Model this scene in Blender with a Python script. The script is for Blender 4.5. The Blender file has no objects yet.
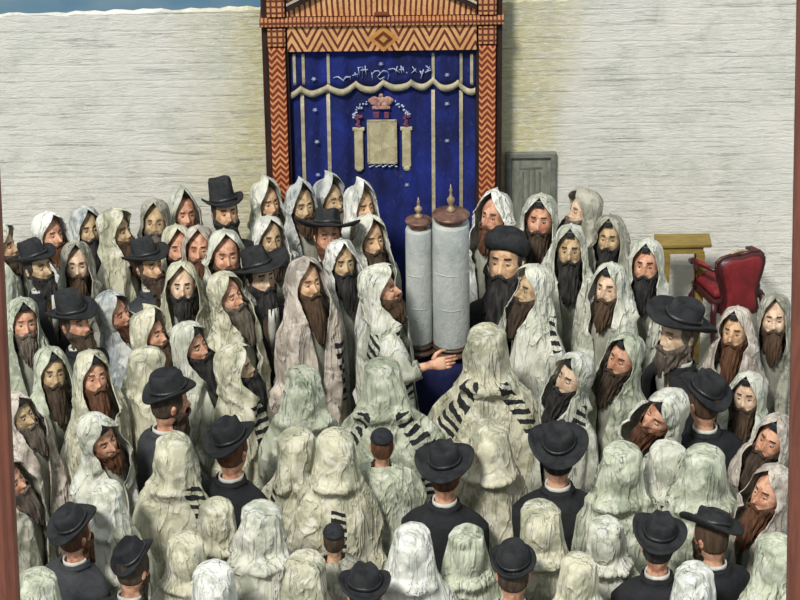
import bpy, bmesh, math, random
import numpy as np
from mathutils import Vector, Matrix

PI = math.pi
sc = bpy.context.scene
col = sc.collection

# ------------------------------------------------------------------ camera
F = 3000.0
E = math.radians(28.0)
DIST = 26.0
CAM = np.array([0.0, -DIST * math.cos(E), 0.4 + DIST * math.sin(E)])
ROLL = math.radians(0.7)
cd = bpy.data.cameras.new('camera')
cam = bpy.data.objects.new('camera', cd)
col.objects.link(cam)
cd.sensor_width = 36.0
cd.lens = 36.0 * F / 800.0
cd.clip_end = 200
cam.location = CAM
cam.rotation_euler = (Matrix.Rotation(PI / 2 - E, 4, 'X') @ Matrix.Rotation(-ROLL, 4, 'Z')).to_euler()
sc.camera = cam
_M = np.array((Matrix.Rotation(PI / 2 - E, 3, 'X') @ Matrix.Rotation(-ROLL, 3, 'Z')))

def at(u, v, y=None, z=None):
    """world point on the plane y=... or z=... seen at pixel (u, v)"""
    d = _M @ np.array([(u - 400) / F, (300 - v) / F, -1.0])
    t = (y - CAM[1]) / d[1] if y is not None else (z - CAM[2]) / d[2]
    return CAM + d * t

# ------------------------------------------------------------------ world and sun
w = bpy.data.worlds.new('sky'); sc.world = w; w.use_nodes = True
nt = w.node_tree; nt.nodes.clear()
out = nt.nodes.new('ShaderNodeOutputWorld'); bg = nt.nodes.new('ShaderNodeBackground')
tc = nt.nodes.new('ShaderNodeTexCoord'); sep = nt.nodes.new('ShaderNodeSeparateXYZ')
nz = nt.nodes.new('ShaderNodeTexNoise'); nz.inputs['Scale'].default_value = 14; nz.inputs['Detail'].default_value = 5
mp = nt.nodes.new('ShaderNodeMapping'); mp.inputs['Scale'].default_value = (1.5, 1.5, 3)
r1 = nt.nodes.new('ShaderNodeValToRGB')
r1.color_ramp.elements[0].position = .38; r1.color_ramp.elements[0].color = (.14, .29, .42, 1)
r1.color_ramp.elements[1].position = .80; r1.color_ramp.elements[1].color = (.38, .48, .50, 1)
r2 = nt.nodes.new('ShaderNodeValToRGB')
r2.color_ramp.elements[0].position = .0; r2.color_ramp.elements[0].color = (0, 0, 0, 1)
r2.color_ramp.elements[1].position = .25; r2.color_ramp.elements[1].color = (1, 1, 1, 1)
mx = nt.nodes.new('ShaderNodeMixRGB'); mx.inputs[2].default_value = (.80, .86, .84, 1)
nt.links.new(tc.outputs['Generated'], mp.inputs[0]); nt.links.new(mp.outputs[0], nz.inputs[0])
nt.links.new(nz.outputs[0], r1.inputs[0]); nt.links.new(tc.outputs['Generated'], sep.inputs[0])
nt.links.new(sep.outputs[2], r2.inputs[0]); nt.links.new(r2.outputs[0], mx.inputs[0])
nt.links.new(r1.outputs[0], mx.inputs[1]); nt.links.new(mx.outputs[0], bg.inputs[0])
nt.links.new(bg.outputs[0], out.inputs[0])
bg.inputs[1].default_value = 0.66

sd = bpy.data.lights.new('sun', 'SUN'); sun = bpy.data.objects.new('sun', sd); col.objects.link(sun)
sd.energy = 3.3; sd.angle = math.radians(9); sd.color = (1.0, .96, .88)
sun.rotation_euler = (math.radians(40), 0, math.radians(-24))

sc.view_settings.view_transform = 'Standard'
sc.view_settings.look = 'None'
sc.view_settings.gamma = 1
sc.view_settings.use_curve_mapping = False
sc.view_settings.exposure = 0.22

# ------------------------------------------------------------------ node helpers
class NT:
    def __init__(s, name):
        s.m = bpy.data.materials.new(name); s.m.use_nodes = True
        s.t = s.m.node_tree; s.t.nodes.clear()
        s.out = s.t.nodes.new('ShaderNodeOutputMaterial')
        s.b = s.t.nodes.new('ShaderNodeBsdfPrincipled')
        s.t.links.new(s.b.outputs[0], s.out.inputs[0])
    def n(s, kind, **kw):
        x = s.t.nodes.new('ShaderNode' + kind)
        for k, v in kw.items(): setattr(x, k, v)
        return x
    def put(s, sock, v):
        if isinstance(v, bpy.types.NodeSocket): s.t.links.new(v, sock)
        elif v is not None:
            if isinstance(v, (tuple, list)) and len(v) == 3 and sock.type == 'RGBA': v = (*v, 1)
            sock.default_value = v
    def math(s, op, a, b=None, c=None):
        x = s.n('Math', operation=op); s.put(x.inputs[0], a); s.put(x.inputs[1], b); s.put(x.inputs[2], c)
        return x.outputs[0]
    def mix(s, f, a, b, mode='MIX'):
        x = s.n('MixRGB', blend_type=mode); s.put(x.inputs[0], f); s.put(x.inputs[1], a); s.put(x.inputs[2], b)
        return x.outputs[0]
    def co(s, kind='Object', scale=(1, 1, 1), rot=(0, 0, 0)):
        t = s.n('TexCoord'); m = s.n('Mapping'); m.inputs['Scale'].default_value = scale
        m.inputs['Rotation'].default_value = rot
        s.t.links.new(t.outputs[kind], m.inputs[0]); return m.outputs[0]
    def noise(s, vec, scale, detail=4, rough=.6, dist=0):
        x = s.n('TexNoise'); s.put(x.inputs['Vector'], vec); x.inputs['Scale'].default_value = scale
        x.inputs['Detail'].default_value = detail; x.inputs['Roughness'].default_value = rough
        x.inputs['Distortion'].default_value = dist; return x.outputs[0]
    def ramp(s, f, stops):
        x = s.n('ValToRGB'); e = x.color_ramp.elements
        while len(e) < len(stops): e.new(.5)
        for i, (p, c) in enumerate(stops):
            e[i].position = p; e[i].color = (*c, 1) if len(c) == 3 else c
        s.put(x.inputs[0], f); return x.outputs[0]
    def bump(s, h, strength, dist=.01, prev=None):
        x = s.n('Bump'); x.inputs['Strength'].default_value = strength; x.inputs['Distance'].default_value = dist
        s.put(x.inputs['Height'], h)
        if prev is not None: s.put(x.inputs['Normal'], prev)
        return x.outputs[0]
    def done(s, color, rough=.8, normal=None, spec=.2, metal=0):
        s.put(s.b.inputs['Base Color'], color); s.put(s.b.inputs['Roughness'], rough)
        if normal is not None: s.put(s.b.inputs['Normal'], normal)
        s.b.inputs['Specular IOR Level'].default_value = spec; s.b.inputs['Metallic'].default_value = metal
        return s.m

def G(v): return (v, v, v)

def mat_paint(name, c, c2=None, rough=.75, sc1=5.0, bump=.5, streak=(1, 1, 1), spec=.2, metal=0, amt=(.35, .65)):
    """a coloured surface with mottled second tone and brushed relief"""
    t = NT(name); v = t.co('Object', streak)
    c2 = c2 or tuple(min(1, x * .7) for x in c)
    n1 = t.noise(v, sc1, 4, .65, .4)
    cc = t.ramp(n1, [(amt[0], c2), (amt[1], c)])
    n2 = t.noise(v, sc1 * 7, 5, .7, .6)
    return t.done(cc, rough, t.bump(n2, bump, .012), spec, metal)

def cloth_mat(name, c, c2, c3, stripes=None, dark=(.018, .018, .022)):
    t = NT(name); v = t.co('Object'); geo = t.n('ObjectInfo')
    off = t.n('VectorMath', operation='ADD'); t.put(off.inputs[0], v)
    cm = t.n('CombineXYZ'); k = t.math('MULTIPLY', geo.outputs['Random'], 37.0)
    t.put(cm.inputs[0], k); t.put(cm.inputs[2], k); t.put(off.inputs[1], cm.outputs[0]); v = off.outputs[0]
    n1 = t.noise(v, 4.5, 4, .6, .8)
    n2 = t.noise(v, 9, 3, .6, .3)
    cc = t.ramp(n1, [(.41, c2), (.55, c)])
    cc = t.mix(t.ramp(n2, [(.52, G(0)), (.62, G(.8))]), cc, c3)
    # knife-stroke relief
    mpp = t.n('Mapping'); mpp.inputs['Scale'].default_value = (1, 1, .38); t.put(mpp.inputs[0], v)
    n3 = t.noise(mpp.outputs[0], 38, 5, .7, 1.2)
    bm_ = t.bump(n3, .42, .014)
    for rx, sc_, zs in ((.5, 3.2, .30), (-.6, 4.6, .35), (.15, 7.5, .22)):
        mq = t.n('Mapping'); mq.inputs['Scale'].default_value = (1, 1, zs); mq.inputs['Rotation'].default_value = (rx * .6, rx, 0); t.put(mq.inputs[0], v)
        rn = t.math('ABSOLUTE', t.math('SUBTRACT', t.noise(mq.outputs[0], sc_, 3, .5, .5), .5))
        bm_ = t.bump(t.ramp(rn, [(0, G(1)), (.035, G(.25)), (.09, G(0))]), .55, .02, bm_)
    bm_ = t.bump(t.noise(v, 13, 3, .5, 1.5), .12, .02, bm_)
    if stripes:
        uv = t.n('UVMap'); uv.uv_map = 'UVMap'; sp = t.n('SeparateXYZ'); t.put(sp.inputs[0], uv.outputs[0])
        U, V = sp.outputs[0], sp.outputs[1]
        wob = t.math('MULTIPLY', t.math('SUBTRACT', t.noise(v, 14, 2), .5), .03)
        V = t.math('ADD', V, wob)
        tot = None
        for (u0, u1, w_, v0, v1, fr, sl) in stripes:
            d = t.math('SUBTRACT', U, t.math('ADD', u0, t.math('MULTIPLY', V, u1)))
            a = t.math('LESS_THAN', t.math('ABSOLUTE', d), w_ * 1.25)
            ph = t.math('FRACT', t.math('ADD', t.math('MULTIPLY', V, fr), t.math('MULTIPLY', d, sl)))
            b = t.math('LESS_THAN', ph, .52)
            g = t.math('MULTIPLY', t.math('GREATER_THAN', V, v0), t.math('LESS_THAN', V, v1))
            m_ = t.math('MULTIPLY', t.math('MULTIPLY', a, b), g)
            tot = m_ if tot is None else t.math('MAXIMUM', tot, m_)
        cc = t.mix(tot, cc, dark)
    return t.done(cc, .7, bm_, .25)

# ------------------------------------------------------------------ object helpers
def link_mesh(name, V, Fc, mats, parent=None, smooth=True, fm=None, uv=None, loc=None, rot=None):
    me = bpy.data.meshes.new(name)
    me.from_pydata([tuple(map(float, p)) for p in V], [], Fc)
    for m in (mats if isinstance(mats, (list, tuple)) else [mats]): me.materials.append(m)
    if fm is not None: me.polygons.foreach_set('material_index', np.asarray(fm, dtype=np.int32))
    if smooth: me.polygons.foreach_set('use_smooth', [True] * len(me.polygons))
    if uv is not None:
        l = me.uv_layers.new(name='UVMap')
        idx = np.zeros(len(me.loops), dtype=np.int32); me.loops.foreach_get('vertex_index', idx)
        l.data.foreach_set('uv', np.asarray(uv, dtype=np.float32)[idx].ravel())
    me.update()
    o = bpy.data.objects.new(name, me); col.objects.link(o)
    if parent is not None: o.parent = parent
    if loc is not None: o.location = loc
    if rot is not None: o.rotation_euler = rot
    return o

def grid_faces(nr, nc, closed=True, base=0, flip=False):
    f = []
    for i in range(nr - 1):
        for j in range(nc if closed else nc - 1):
            k = (j + 1) % nc
            q = (base + i * nc + j, base + i * nc + k, base + (i + 1) * nc + k, base + (i + 1) * nc + j)
            f.append(q[::-1] if flip else q)
    return f

def thing(name, label, cat, loc=(0, 0, 0), rz=0, group=None):
    o = bpy.data.objects.new(name, None); col.objects.link(o)
    o.empty_display_size = .1
    o.location = tuple(float(a) for a in loc); o.rotation_euler = (0, 0, rz)
    o['label'] = label; o['category'] = cat
    if group: o['group'] = group
    return o

class MB:
    """collects closed solids into one mesh"""
    def __init__(s): s.v = []; s.f = []; s.m = []
    def add(s, V, Fc, mi=0):
        b = len(s.v); s.v += [tuple(map(float, p)) for p in V]; s.f += [tuple(b + i for i in q) for q in Fc]; s.m += [mi] * len(Fc)
    def box(s, x0, x1, y0, y1, z0, z1, mi=0, bev=.0):
        if bev > 0:
            # chamfered box: 24 vertices
            b = bev; V = []; idx = {}
            bm = bmesh.new(); bmesh.ops.create_cube(bm, size=1)
            for q in bm.verts:
                q.co = Vector(((x0 + x1) / 2 + q.co.x * (x1 - x0), (y0 + y1) / 2 + q.co.y * (y1 - y0), (z0 + z1) / 2 + q.co.z * (z1 - z0)))
            bmesh.ops.bevel(bm, geom=bm.edges[:], offset=b, segments=2, affect='EDGES', profile=.5)
            bm.verts.index_update()
            s.add([q.co[:] for q in bm.verts], [[q.index for q in f.verts] for f in bm.faces], mi); bm.free(); return
        V = [(x, y, z) for x in (x0, x1) for y in (y0, y1) for z in (z0, z1)]
        s.add(V, [(0, 1, 3, 2), (4, 6, 7, 5), (0, 4, 5, 1), (2, 3, 7, 6), (0, 2, 6, 4), (1, 5, 7, 3)], mi)
    def tube(s, pts, rad, n=10, mi=0, flat=1.0):
        pts = [np.array(p, float) for p in pts]; rad = rad if hasattr(rad, '__len__') else [rad] * len(pts)
        rings = []; up = np.array([0.0, 0, 1])
        for i, p in enumerate(pts):
            d = pts[min(i + 1, len(pts) - 1)] - pts[max(i - 1, 0)]; d = d / (np.linalg.norm(d) + 1e-9)
            a = np.cross(d, up)
            if np.linalg.norm(a) < .15: a = np.cross(d, np.array([0, 1.0, 0]))
            a /= np.linalg.norm(a); b = np.cross(d, a)
            rings += [p + rad[i] * (math.cos(2 * PI * k / n) * a + flat * math.sin(2 * PI * k / n) * b) for k in range(n)]
        fc = grid_faces(len(pts), n, True)
        fc.append(tuple(range(n))[::-1]); fc.append(tuple((len(pts) - 1) * n + k for k in range(n)))
        s.add(rings, fc, mi)
    def lathe(s, prof, n=32, mi=0, c=(0, 0, 0), sx=1, sy=1):
        V = []
        for r, z in prof:
            V += [(c[0] + sx * r * math.cos(2 * PI * k / n), c[1] + sy * r * math.sin(2 * PI * k / n), c[2] + z) for k in range(n)]
        fc = grid_faces(len(prof), n, True)
        fc.append(tuple(range(n))[::-1]); fc.append(tuple((len(prof) - 1) * n + k for k in range(n)))
        s.add(V, fc, mi)
    def ball(s, c, r, n=12, mi=0):
        r = np.array(r) if hasattr(r, '__len__') else np.array([r, r, r])
        V = []; m = n // 2 + 1
        for i in range(m):
            a = PI * (i + .02) / (m - 1 + .04)
            V += [(c[0] + r[0] * math.sin(a) * math.cos(2 * PI * k / n), c[1] + r[1] * math.sin(a) * math.sin(2 * PI * k / n), c[2] + r[2] * math.cos(a)) for k in range(n)]
        fc = grid_faces(m, n, True, flip=True); fc.append(tuple(range(n))); fc.append(tuple((m - 1) * n + k for k in range(n))[::-1])
        s.add(V, fc, mi)
    def build(s, name, mats, parent=None, smooth=False, loc=None, rot=None):
        o = link_mesh(name, s.v, s.f, mats, parent, smooth, s.m, loc=loc, rot=rot)
        bm = bmesh.new(); bm.from_mesh(o.data); bmesh.ops.recalc_face_normals(bm, faces=bm.faces[:]); bm.to_mesh(o.data); bm.free()
        return o

def structure(o): o['kind'] = 'structure'; return o

# ================================================================== THE SETTING
def wall_material():
    t = NT('pale_stone_courses'); v = t.co('Object')
    big = t.noise(v, .9, 4, .6)
    base = t.ramp(big, [(.3, (.68, .685, .65)), (.5, (.77, .76, .72)), (.72, (.82, .79, .75))])
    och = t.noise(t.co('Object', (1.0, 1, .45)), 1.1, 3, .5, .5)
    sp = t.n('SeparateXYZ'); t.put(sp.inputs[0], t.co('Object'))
    # warm glow flanking the ark, painted into the wall colour as ragged ochre
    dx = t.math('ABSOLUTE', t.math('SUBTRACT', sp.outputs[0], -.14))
    ark_glow = t.ramp(t.math('ADD', t.math('MULTIPLY', dx, .35), t.math('MULTIPLY', t.math('SUBTRACT', och, .5), .5)), [(.38, G(.9)), (.60, G(0))])
    base = t.mix(ark_glow, base, (.60, .55, .30))
    low = t.noise(v, 2.3, 5, .7, .5)
    base = t.mix(t.ramp(low, [(.48, G(0)), (.66, G(.55))]), base, (.50, .52, .45))
    # thin horizontal courses, broken joints
    cs = t.noise(t.co('Object', (1.3, 1, 30)), 1.0, 5, .62, .25)
    crack = t.ramp(cs, [(.35, G(1)), (.39, G(0))])
    cs2 = t.noise(t.co('Object', (2.0, 1, 44)), 1.0, 4, .6, .2)
    crack2 = t.ramp(cs2, [(.33, G(1)), (.38, G(0))])
    cr = t.math('MAXIMUM', crack, t.math('MULTIPLY', crack2, .75))
    base = t.mix(t.math('MULTIPLY', cr, .38), base, (.26, .26, .22))
    course = t.math('PINGPONG', t.math('ADD', t.math('MULTIPLY', sp.outputs[2], 13.5), t.math('MULTIPLY', t.noise(v, 1.6, 3), .5)), 1.0)
    cg = t.ramp(course, [(0, G(0)), (.16, G(1))])
    base = t.mix(t.math('MULTIPLY', t.math('SUBTRACT', 1.0, cg), .09), base, (.33, .33, .28))
    blot = t.noise(t.co('Object', (1, 1, 3)), 11, 5, .7, .6)
    base = t.mix(t.ramp(blot, [(.46, G(0)), (.62, G(.5))]), base, (.85, .84, .80))
    fine = t.noise(t.co('Object', (1, 1, 2.4)), 42, 6, .75, .5)
    b = t.bump(cg, .25, .012)
    b = t.bump(t.math('SUBTRACT', 1.0, cr), .55, .02, b)
    b = t.bump(fine, .75, .02, b); b = t.bump(blot, .4, .03, b)
    return t.done(base, .85, b, .15)

M = {}
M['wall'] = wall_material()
M['floor'] = mat_paint('worn_stone_floor', (.33, .33, .28), (.20, .20, .17), .85, 2.0, .6)
M['navy'] = mat_paint('dark_navy_velvet', (.012, .016, .07), (.006, .007, .03), .9, 5, .3)
M['grey_panel'] = mat_paint('grey_stone_panel', (.20, .21, .19), (.12, .13, .11), .8, 6, .6, (1, 1, 2))
M['grey_panel_in'] = mat_paint('grey_stone_panel_inset', (.27, .28, .24), (.15, .16, .13), .8, 9, .6, (3, 1, 1))
M['red_wood'] = mat_paint('reddish_brown_frame_wood', (.21, .075, .05), (.13, .045, .032), .5, 3, .25, (6, 6, .6), .35)

# floor
mb = MB(); mb.box(-9, 9, -14, .6, -.1, 0); structure(mb.build('floor', M['floor']))
# wall: its top edge falls a little to the left
WT_L = at(0, 17, y=0.0); WT_R = at(800, -6, y=0.0)
def wall_top(x): return WT_L[2] + (WT_R[2] - WT_L[2]) * (x - WT_L[0]) / (WT_R[0] - WT_L[0])
rng = np.random.RandomState(3)
nx = 140; xs = np.linspace(-5.5, 5.5, nx)
V = []; 
for yy in (0.0, .07):
    for i, x in enumerate(xs):
        V.append((x, yy, 0)); V.append((x, yy, wall_top(x) + rng.uniform(-.012, .012)))
Fc = []
for i in range(nx - 1):
    a = 2 * i; b = 2 * nx + 2 * i
    Fc += [(a, a + 2, a + 3, a + 1), (b, b + 1, b + 3, b + 2), (a + 1, a + 3, b + 3, b + 1)]
Fc += [(0, 1, 2 * nx + 1, 2 * nx), (2 * nx - 2, 4 * nx - 2, 4 * nx - 1, 2 * nx - 1)]
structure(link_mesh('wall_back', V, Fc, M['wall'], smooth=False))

# ---------------------------------------------------------------- the ark
YA = -.30     # front plane of the ark's pillars
def carved(name, kind):
    t = NT(name); sp = t.n('SeparateXYZ'); t.put(sp.inputs[0], t.co('Object')); X, Z = sp.outputs[0], sp.outputs[2]
    wob = t.math('MULTIPLY', t.math('SUBTRACT', t.noise(t.co('Object'), 12, 3), .5), .02)
    light = t.ramp(t.noise(t.co('Object'), 8, 3), [(.3, (.52, .25, .10)), (.7, (.70, .40, .19))])
    dark = (.13, .035, .02)
    if kind == 'chevron':
        zz = t.math('MULTIPLY', t.math('PINGPONG', t.math('ADD', X, 10 - .012), .125), 1.9)
        ph = t.math('FRACT', t.math('MULTIPLY', t.math('ADD', t.math('ADD', Z, zz), wob), 9.6))
        mk = t.math('LESS_THAN', ph, .40)
    elif kind == 'fan':
        k = t.math('DIVIDE', X, t.math('ADD', t.math('MULTIPLY', Z, .25), 1.0))
        ph = t.math('FRACT', t.math('MULTIPLY', t.math('ADD', k, t.math('MULTIPLY', wob, .5)), 40)); mk = t.math('LESS_THAN', ph, .40)
    elif kind == 'cornice':
        ph = t.math('FRACT', t.math('MULTIPLY', X, 30.0)); mk = t.math('LESS_THAN', ph, .38)
        ph2 = t.math('FRACT', t.math('MULTIPLY', Z, 16.0)); mk = t.math('MAXIMUM', mk, t.math('LESS_THAN', ph2, .3))
        light = t.mix(.45, light, (.35, .10, .05))
    elif kind == 'lattice':
        a = t.math('LESS_THAN', t.math('FRACT', t.math('MULTIPLY', X, 21.0)), .35)
        b = t.math('LESS_THAN', t.math('FRACT', t.math('MULTIPLY', Z, 19.0)), .35); mk = t.math('MAXIMUM', a, b)
        light = t.mix(.3, light, (.42, .13, .06))
    else:   # braid up the pillars
        zz = t.math('MULTIPLY', t.math('PINGPONG', t.math('ADD', X, 0.0), .045), 1.2)
        ph = t.math('FRACT', t.math('MULTIPLY', t.math('ADD', t.math('ADD', Z, zz), wob), 17.0)); mk = t.math('LESS_THAN', ph, .58)
        light = t.mix(.35, light, (.50, .16, .07)); dark = (.20, .032, .015)
    c = t.mix(mk, light, dark)
    b = t.bump(t.math('SUBTRACT', 1.0, mk), .8, .012); b = t.bump(t.noise(t.co('Object'), 40, 4), .4, .01, b)
    return t.done(c, .55, b, .3)
M['chev'] = carved('carved_chevron_wood', 'chevron'); M['fan'] = carved('carved_fan_wood', 'fan')
M['corn'] = carved('carved_cornice_wood', 'cornice'); M['latt'] = carved('carved_lattice_wood', 'lattice')
M['braid'] = carved('carved_braid_wood', 'braid')
M['dwood'] = mat_paint('dark_brown_wood', (.045, .022, .018), (.02, .012, .012), .55, 6, .4, (4, 4, .5))
M['cream_wood'] = mat_paint('cream_painted_wood', (.55, .50, .38), (.34, .30, .22), .6, 6, .4)

pl0 = at(264, 110, y=YA); pl1 = at(290, 110, y=YA); pr0 = at(475, 110, y=YA); pr1 = at(502, 110, y=YA)
zc0 = (at(383, 26, y=YA)[2]); zc1 = at(383, 17, y=YA)[2]; zch = at(383, 51, y=YA)[2]
xc = (pl0[0] + pr1[0]) / 2
ark = thing('torah_ark', 'tall carved wooden ark with chevron lintel standing against the pale stone wall', 'ark', (xc, 0, 0))
hw = (pr1[0] - pl0[0]) / 2; pw = (pl1[0] - pl0[0])
TOP = zc1 + .55
for s in (-1, 1):
    a, b = sorted((s * hw, s * (hw - pw)))
    # stone-dark core plus a carved face and capital lattice
    m = MB(); m.box(a, b, YA + .03, -.002, 0, TOP, 0, .006)
    p = m.build('pillar', M['dwood'], ark)
    ia, ib = a + .055 if s < 0 else a + .025, b - .025 if s < 0 else b - .055
    zb = at(383, 45, y=YA)[2]
    def shifted(name, x0, x1, z0, z1, mt):
        q = MB(); cx = (x0 + x1) / 2; q.box(x0 - cx, x1 - cx, YA - .012, YA + .04, z0, z1, 0, .006)
        return q.build(name, mt, p, loc=(cx, 0, 0))
    shifted('braided_panel', ia, ib, .78, zb - .02, M['braid'])
    shifted('lattice_foot', ia - .005, ib + .005, .02, .76, M['latt'])
    shifted('lattice_capital', ia - .005, ib + .005, zb, zc0 - .012, M['latt'])
    shifted('upper_post', ia - .005, ib + .005, zc1 + .012, TOP - .02, M['latt'])
ix = hw - pw + .004
m = MB(); m.box(-hw - .012, hw + .012, YA - .03, -.002, zc0 + .012, zc1 - .008, 0, .006); m.build('cornice', M['corn'], ark)
m = MB(); m.box(-ix, ix, YA + .0, YA + .10, zch, zc0 - .002, 0, .004); m.build('chevron_lintel', M['chev'], ark)
# diamond in the middle of the lintel
zd = (zch + zc0) / 2; m = MB(); dx_ = .012
for (r, y_, mi) in ((.125, .0, 0), (.075, -.006, 1), (.035, -.012, 0)):
    m.add([(dx_ - r, YA - .002 + y_, zd), (dx_, YA - .002 + y_, zd + r * .92), (dx_ + r, YA - .002 + y_, zd), (dx_, YA - .002 + y_, zd - r * .92),
           (dx_ - r, YA + .02, zd), (dx_, YA + .02, zd + r * .92), (dx_ + r, YA + .02, zd), (dx_, YA + .02, zd - r * .92)],
          [(3, 2, 1, 0), (0, 1, 5, 4), (1, 2, 6, 5), (2, 3, 7, 6), (3, 0, 4, 7)], mi)
M['och'] = mat_paint('ochre_wood', (.58, .32, .10), (.45, .2, .06), .5, 8, .3); M['rust'] = mat_paint('rust_brown_wood', (.16, .05, .02), (.11, .03, .015), .5, 8, .3)
m.build('diamond', [M['och'], M['rust']], ark)
m = MB(); m.box(-ix, ix, YA + .03, -.002, zc1 + .002, TOP - .03); o = m.build('fan_panel', M['fan'], ark)
m = MB(); m.box(-.06, .06, YA - .0, YA + .04, zc1 + .003, zc1 + .035, 0, .012); m.build('keystone', M['rust'], ark)
# gable boards climbing to the middle
for s in (-1, 1):
    m = MB(); z0 = zc1 + .06
    m.add([(s * ix, YA - .02, z0), (s * ix, YA - .02, z0 + .075), (s * .15, YA - .02, z0 + .40), (s * .15, YA - .02, z0 + .325),
           (s * ix, YA + .05, z0), (s * ix, YA + .05, z0 + .075), (s * .15, YA + .05, z0 + .40), (s * .15, YA + .05, z0 + .325)],
          [(0, 1, 2, 3), (7, 6, 5, 4), (0, 4, 5, 1), (1, 5, 6, 2), (2, 6, 7, 3), (3, 7, 4, 0)])
    g = m.build('gable_board', M['dwood'], ark)
    m = MB(); k = .022
    m.add([(s * ix, YA - .026, z0 + .052), (s * ix, YA - .026, z0 + .052 + k), (s * .15, YA - .026, z0 + .377 + k), (s * .15, YA - .026, z0 + .377),
           (s * ix, YA - .018, z0 + .052), (s * ix, YA - .018, z0 + .052 + k), (s * .15, YA - .018, z0 + .377 + k), (s * .15, YA - .018, z0 + .377)],
          [(0, 1, 2, 3), (7, 6, 5, 4), (0, 4, 5, 1), (1, 5, 6, 2), (2, 6, 7, 3), (3, 7, 4, 0)])
    m.build('gable_edging', M['cream_wood'], g)
m = MB(); m.box(-.16, .16, YA - .02, YA + .05, z0 + .30, z0 + .42, 0, .01); m.build('gable_peak', M['dwood'], ark)
m = MB(); m.box(-ix, ix, -.05, -.002, 0, zch + .02); m.build('back_board', M['dwood'], ark)
m = MB(); m.box(-ix, ix, YA + .02, -.05, 0, .12, 0, .01); m.build('step', M['rust'], ark)

# ---------------------------------------------------------------- the curtain
def velvet():
    t = NT('royal_blue_velvet'); v = t.co('Object', (1, 1, .5))
    n1 = t.noise(v, 3.2, 5, .7, .6)
    c = t.ramp(n1, [(.30, (.008, .012, .055)), (.47, (.009, .015, .095)), (.70, (.014, .028, .23))])
    n2 = t.noise(v, 30, 5, .75, .4)
    c = t.mix(t.ramp(n2, [(.55, G(0)), (.8, G(.35))]), c, (.10, .12, .40))
    return t.done(c, .8, t.bump(n2, .5, .012), .25)
M['velvet'] = velvet()
M['gold'] = mat_paint('pale_gold_braid', (.50, .45, .33), (.30, .26, .18), .6, 14, .5)
M['silver_thread'] = mat_paint('silver_thread', (.50, .56, .70), (.28, .34, .52), .6, 20, .4)
M['cream_emb'] = mat_paint('cream_embroidery', (.55, .50, .33), (.36, .31, .19), .7, 16, .6)
M['rose_emb'] = mat_paint('rose_gold_embroidery', (.55, .36, .25), (.28, .12, .14), .7, 22, .6)
M['rust_emb'] = mat_paint('dark_red_embroidery', (.22, .06, .09), (.09, .04, .10), .7, 22, .6)
YC = YA + .10
curt = thing('ark_curtain', 'royal blue velvet curtain embroidered with crown and tablet, hanging in the ark', 'curtain', (xc, YC, 0))
def folds(x): return .012 * math.sin(x * 21) + .006 * math.sin(x * 47 + 1)
def sheet(name, x0, x1, zf0, zf1, dy, mt, parent, nx=120, nz=2, th=.012):
    V = []
    xs = np.linspace(x0, x1, nx)
    for k, yy in ((0, 0), (1, th)):
        for j in range(nz):
            for x in xs:
                a, b = zf0(x), zf1(x); V.append((x, dy + folds(x) + yy, a + (b - a) * j / (nz - 1)))
    n = nx * nz; Fc = grid_faces(nz, nx, False) + grid_faces(nz, nx, False, n, True)
    for i in range(nx - 1):
        Fc.append((i + 1, i, n + i, n + i + 1)); q = (nz - 1) * nx; Fc.append((q + i, q + i + 1, n + q + i + 1, n + q + i))
    return link_mesh(name, V, Fc, mt, parent)
sheet('curtain_panel', -ix + .006, ix - .006, lambda x: .13, lambda x: zch - .004, 0, M['velvet'], curt, 160, 12)
pk = [(290, 92), (293, 91), (301, 84), (314, 89), (328, 82), (342, 88), (356, 80), (370, 86), (382, 78), (396, 84), (411, 77), (422, 82), (433, 76), (446, 82), (458, 78), (466, 83), (474, 82)]
pkx = [at(a, b, y=YC)[0] - xc for a, b in pk]; pkz = [at(a, b, y=YC)[2] for a, b in pk]
kk = [(288, 94), (301, 84), (328, 82), (356, 80), (383, 78), (411, 77), (433, 76), (458, 78), (477, 84)]
kx = [at(a, b, y=YC)[0] - xc for a, b in kk]; kz = [at(a, b, y=YC)[2] for a, b in kk]
def zs(x):
    # cusped scallops
    t = float(np.interp(x, kx, range(len(kx)))); f = t - math.floor(t)
    return float(np.interp(x, kx, kz)) - (.058 * math.sin(PI * f) ** .8 if x > kx[1] and x < kx[-1] else 0)
val = sheet('valance', -ix + .008, ix - .008, lambda x: zs(x), lambda x: zch - .004, -.028, M['velvet'], curt, 160, 6)
sheet('scalloped_braid', -ix + .01, ix - .01, lambda x: zs(x) - .052, lambda x: zs(x) + .004, -.042, M['gold'], val, 200, 2, .018)
def ribbon(u, v0, v1, w_, par, dy):
    a = at(u, v0, y=YC)[0] - xc; z1 = at(u, v0, y=YC)[2]; z0 = at(u, v1, y=YC)[2] if v1 < 900 else .14
    sheet('gold_ribbon', a - w_ / 2, a + w_ / 2, lambda x: z0, lambda x: z1, dy, M['gold'], par, 5, 10, .008)
for u in (302, 328, 433, 461): ribbon(u, 90, 999, .030, curt, -.012)
for u in (294, 303, 328, 433, 461, 471.5): ribbon(u, 52, 83, .024, val, -.038)
def cz(v, u=383): return at(u, v, y=YC)[2]
def cx_(u, v=100): return at(u, v, y=YC)[0] - xc
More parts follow.
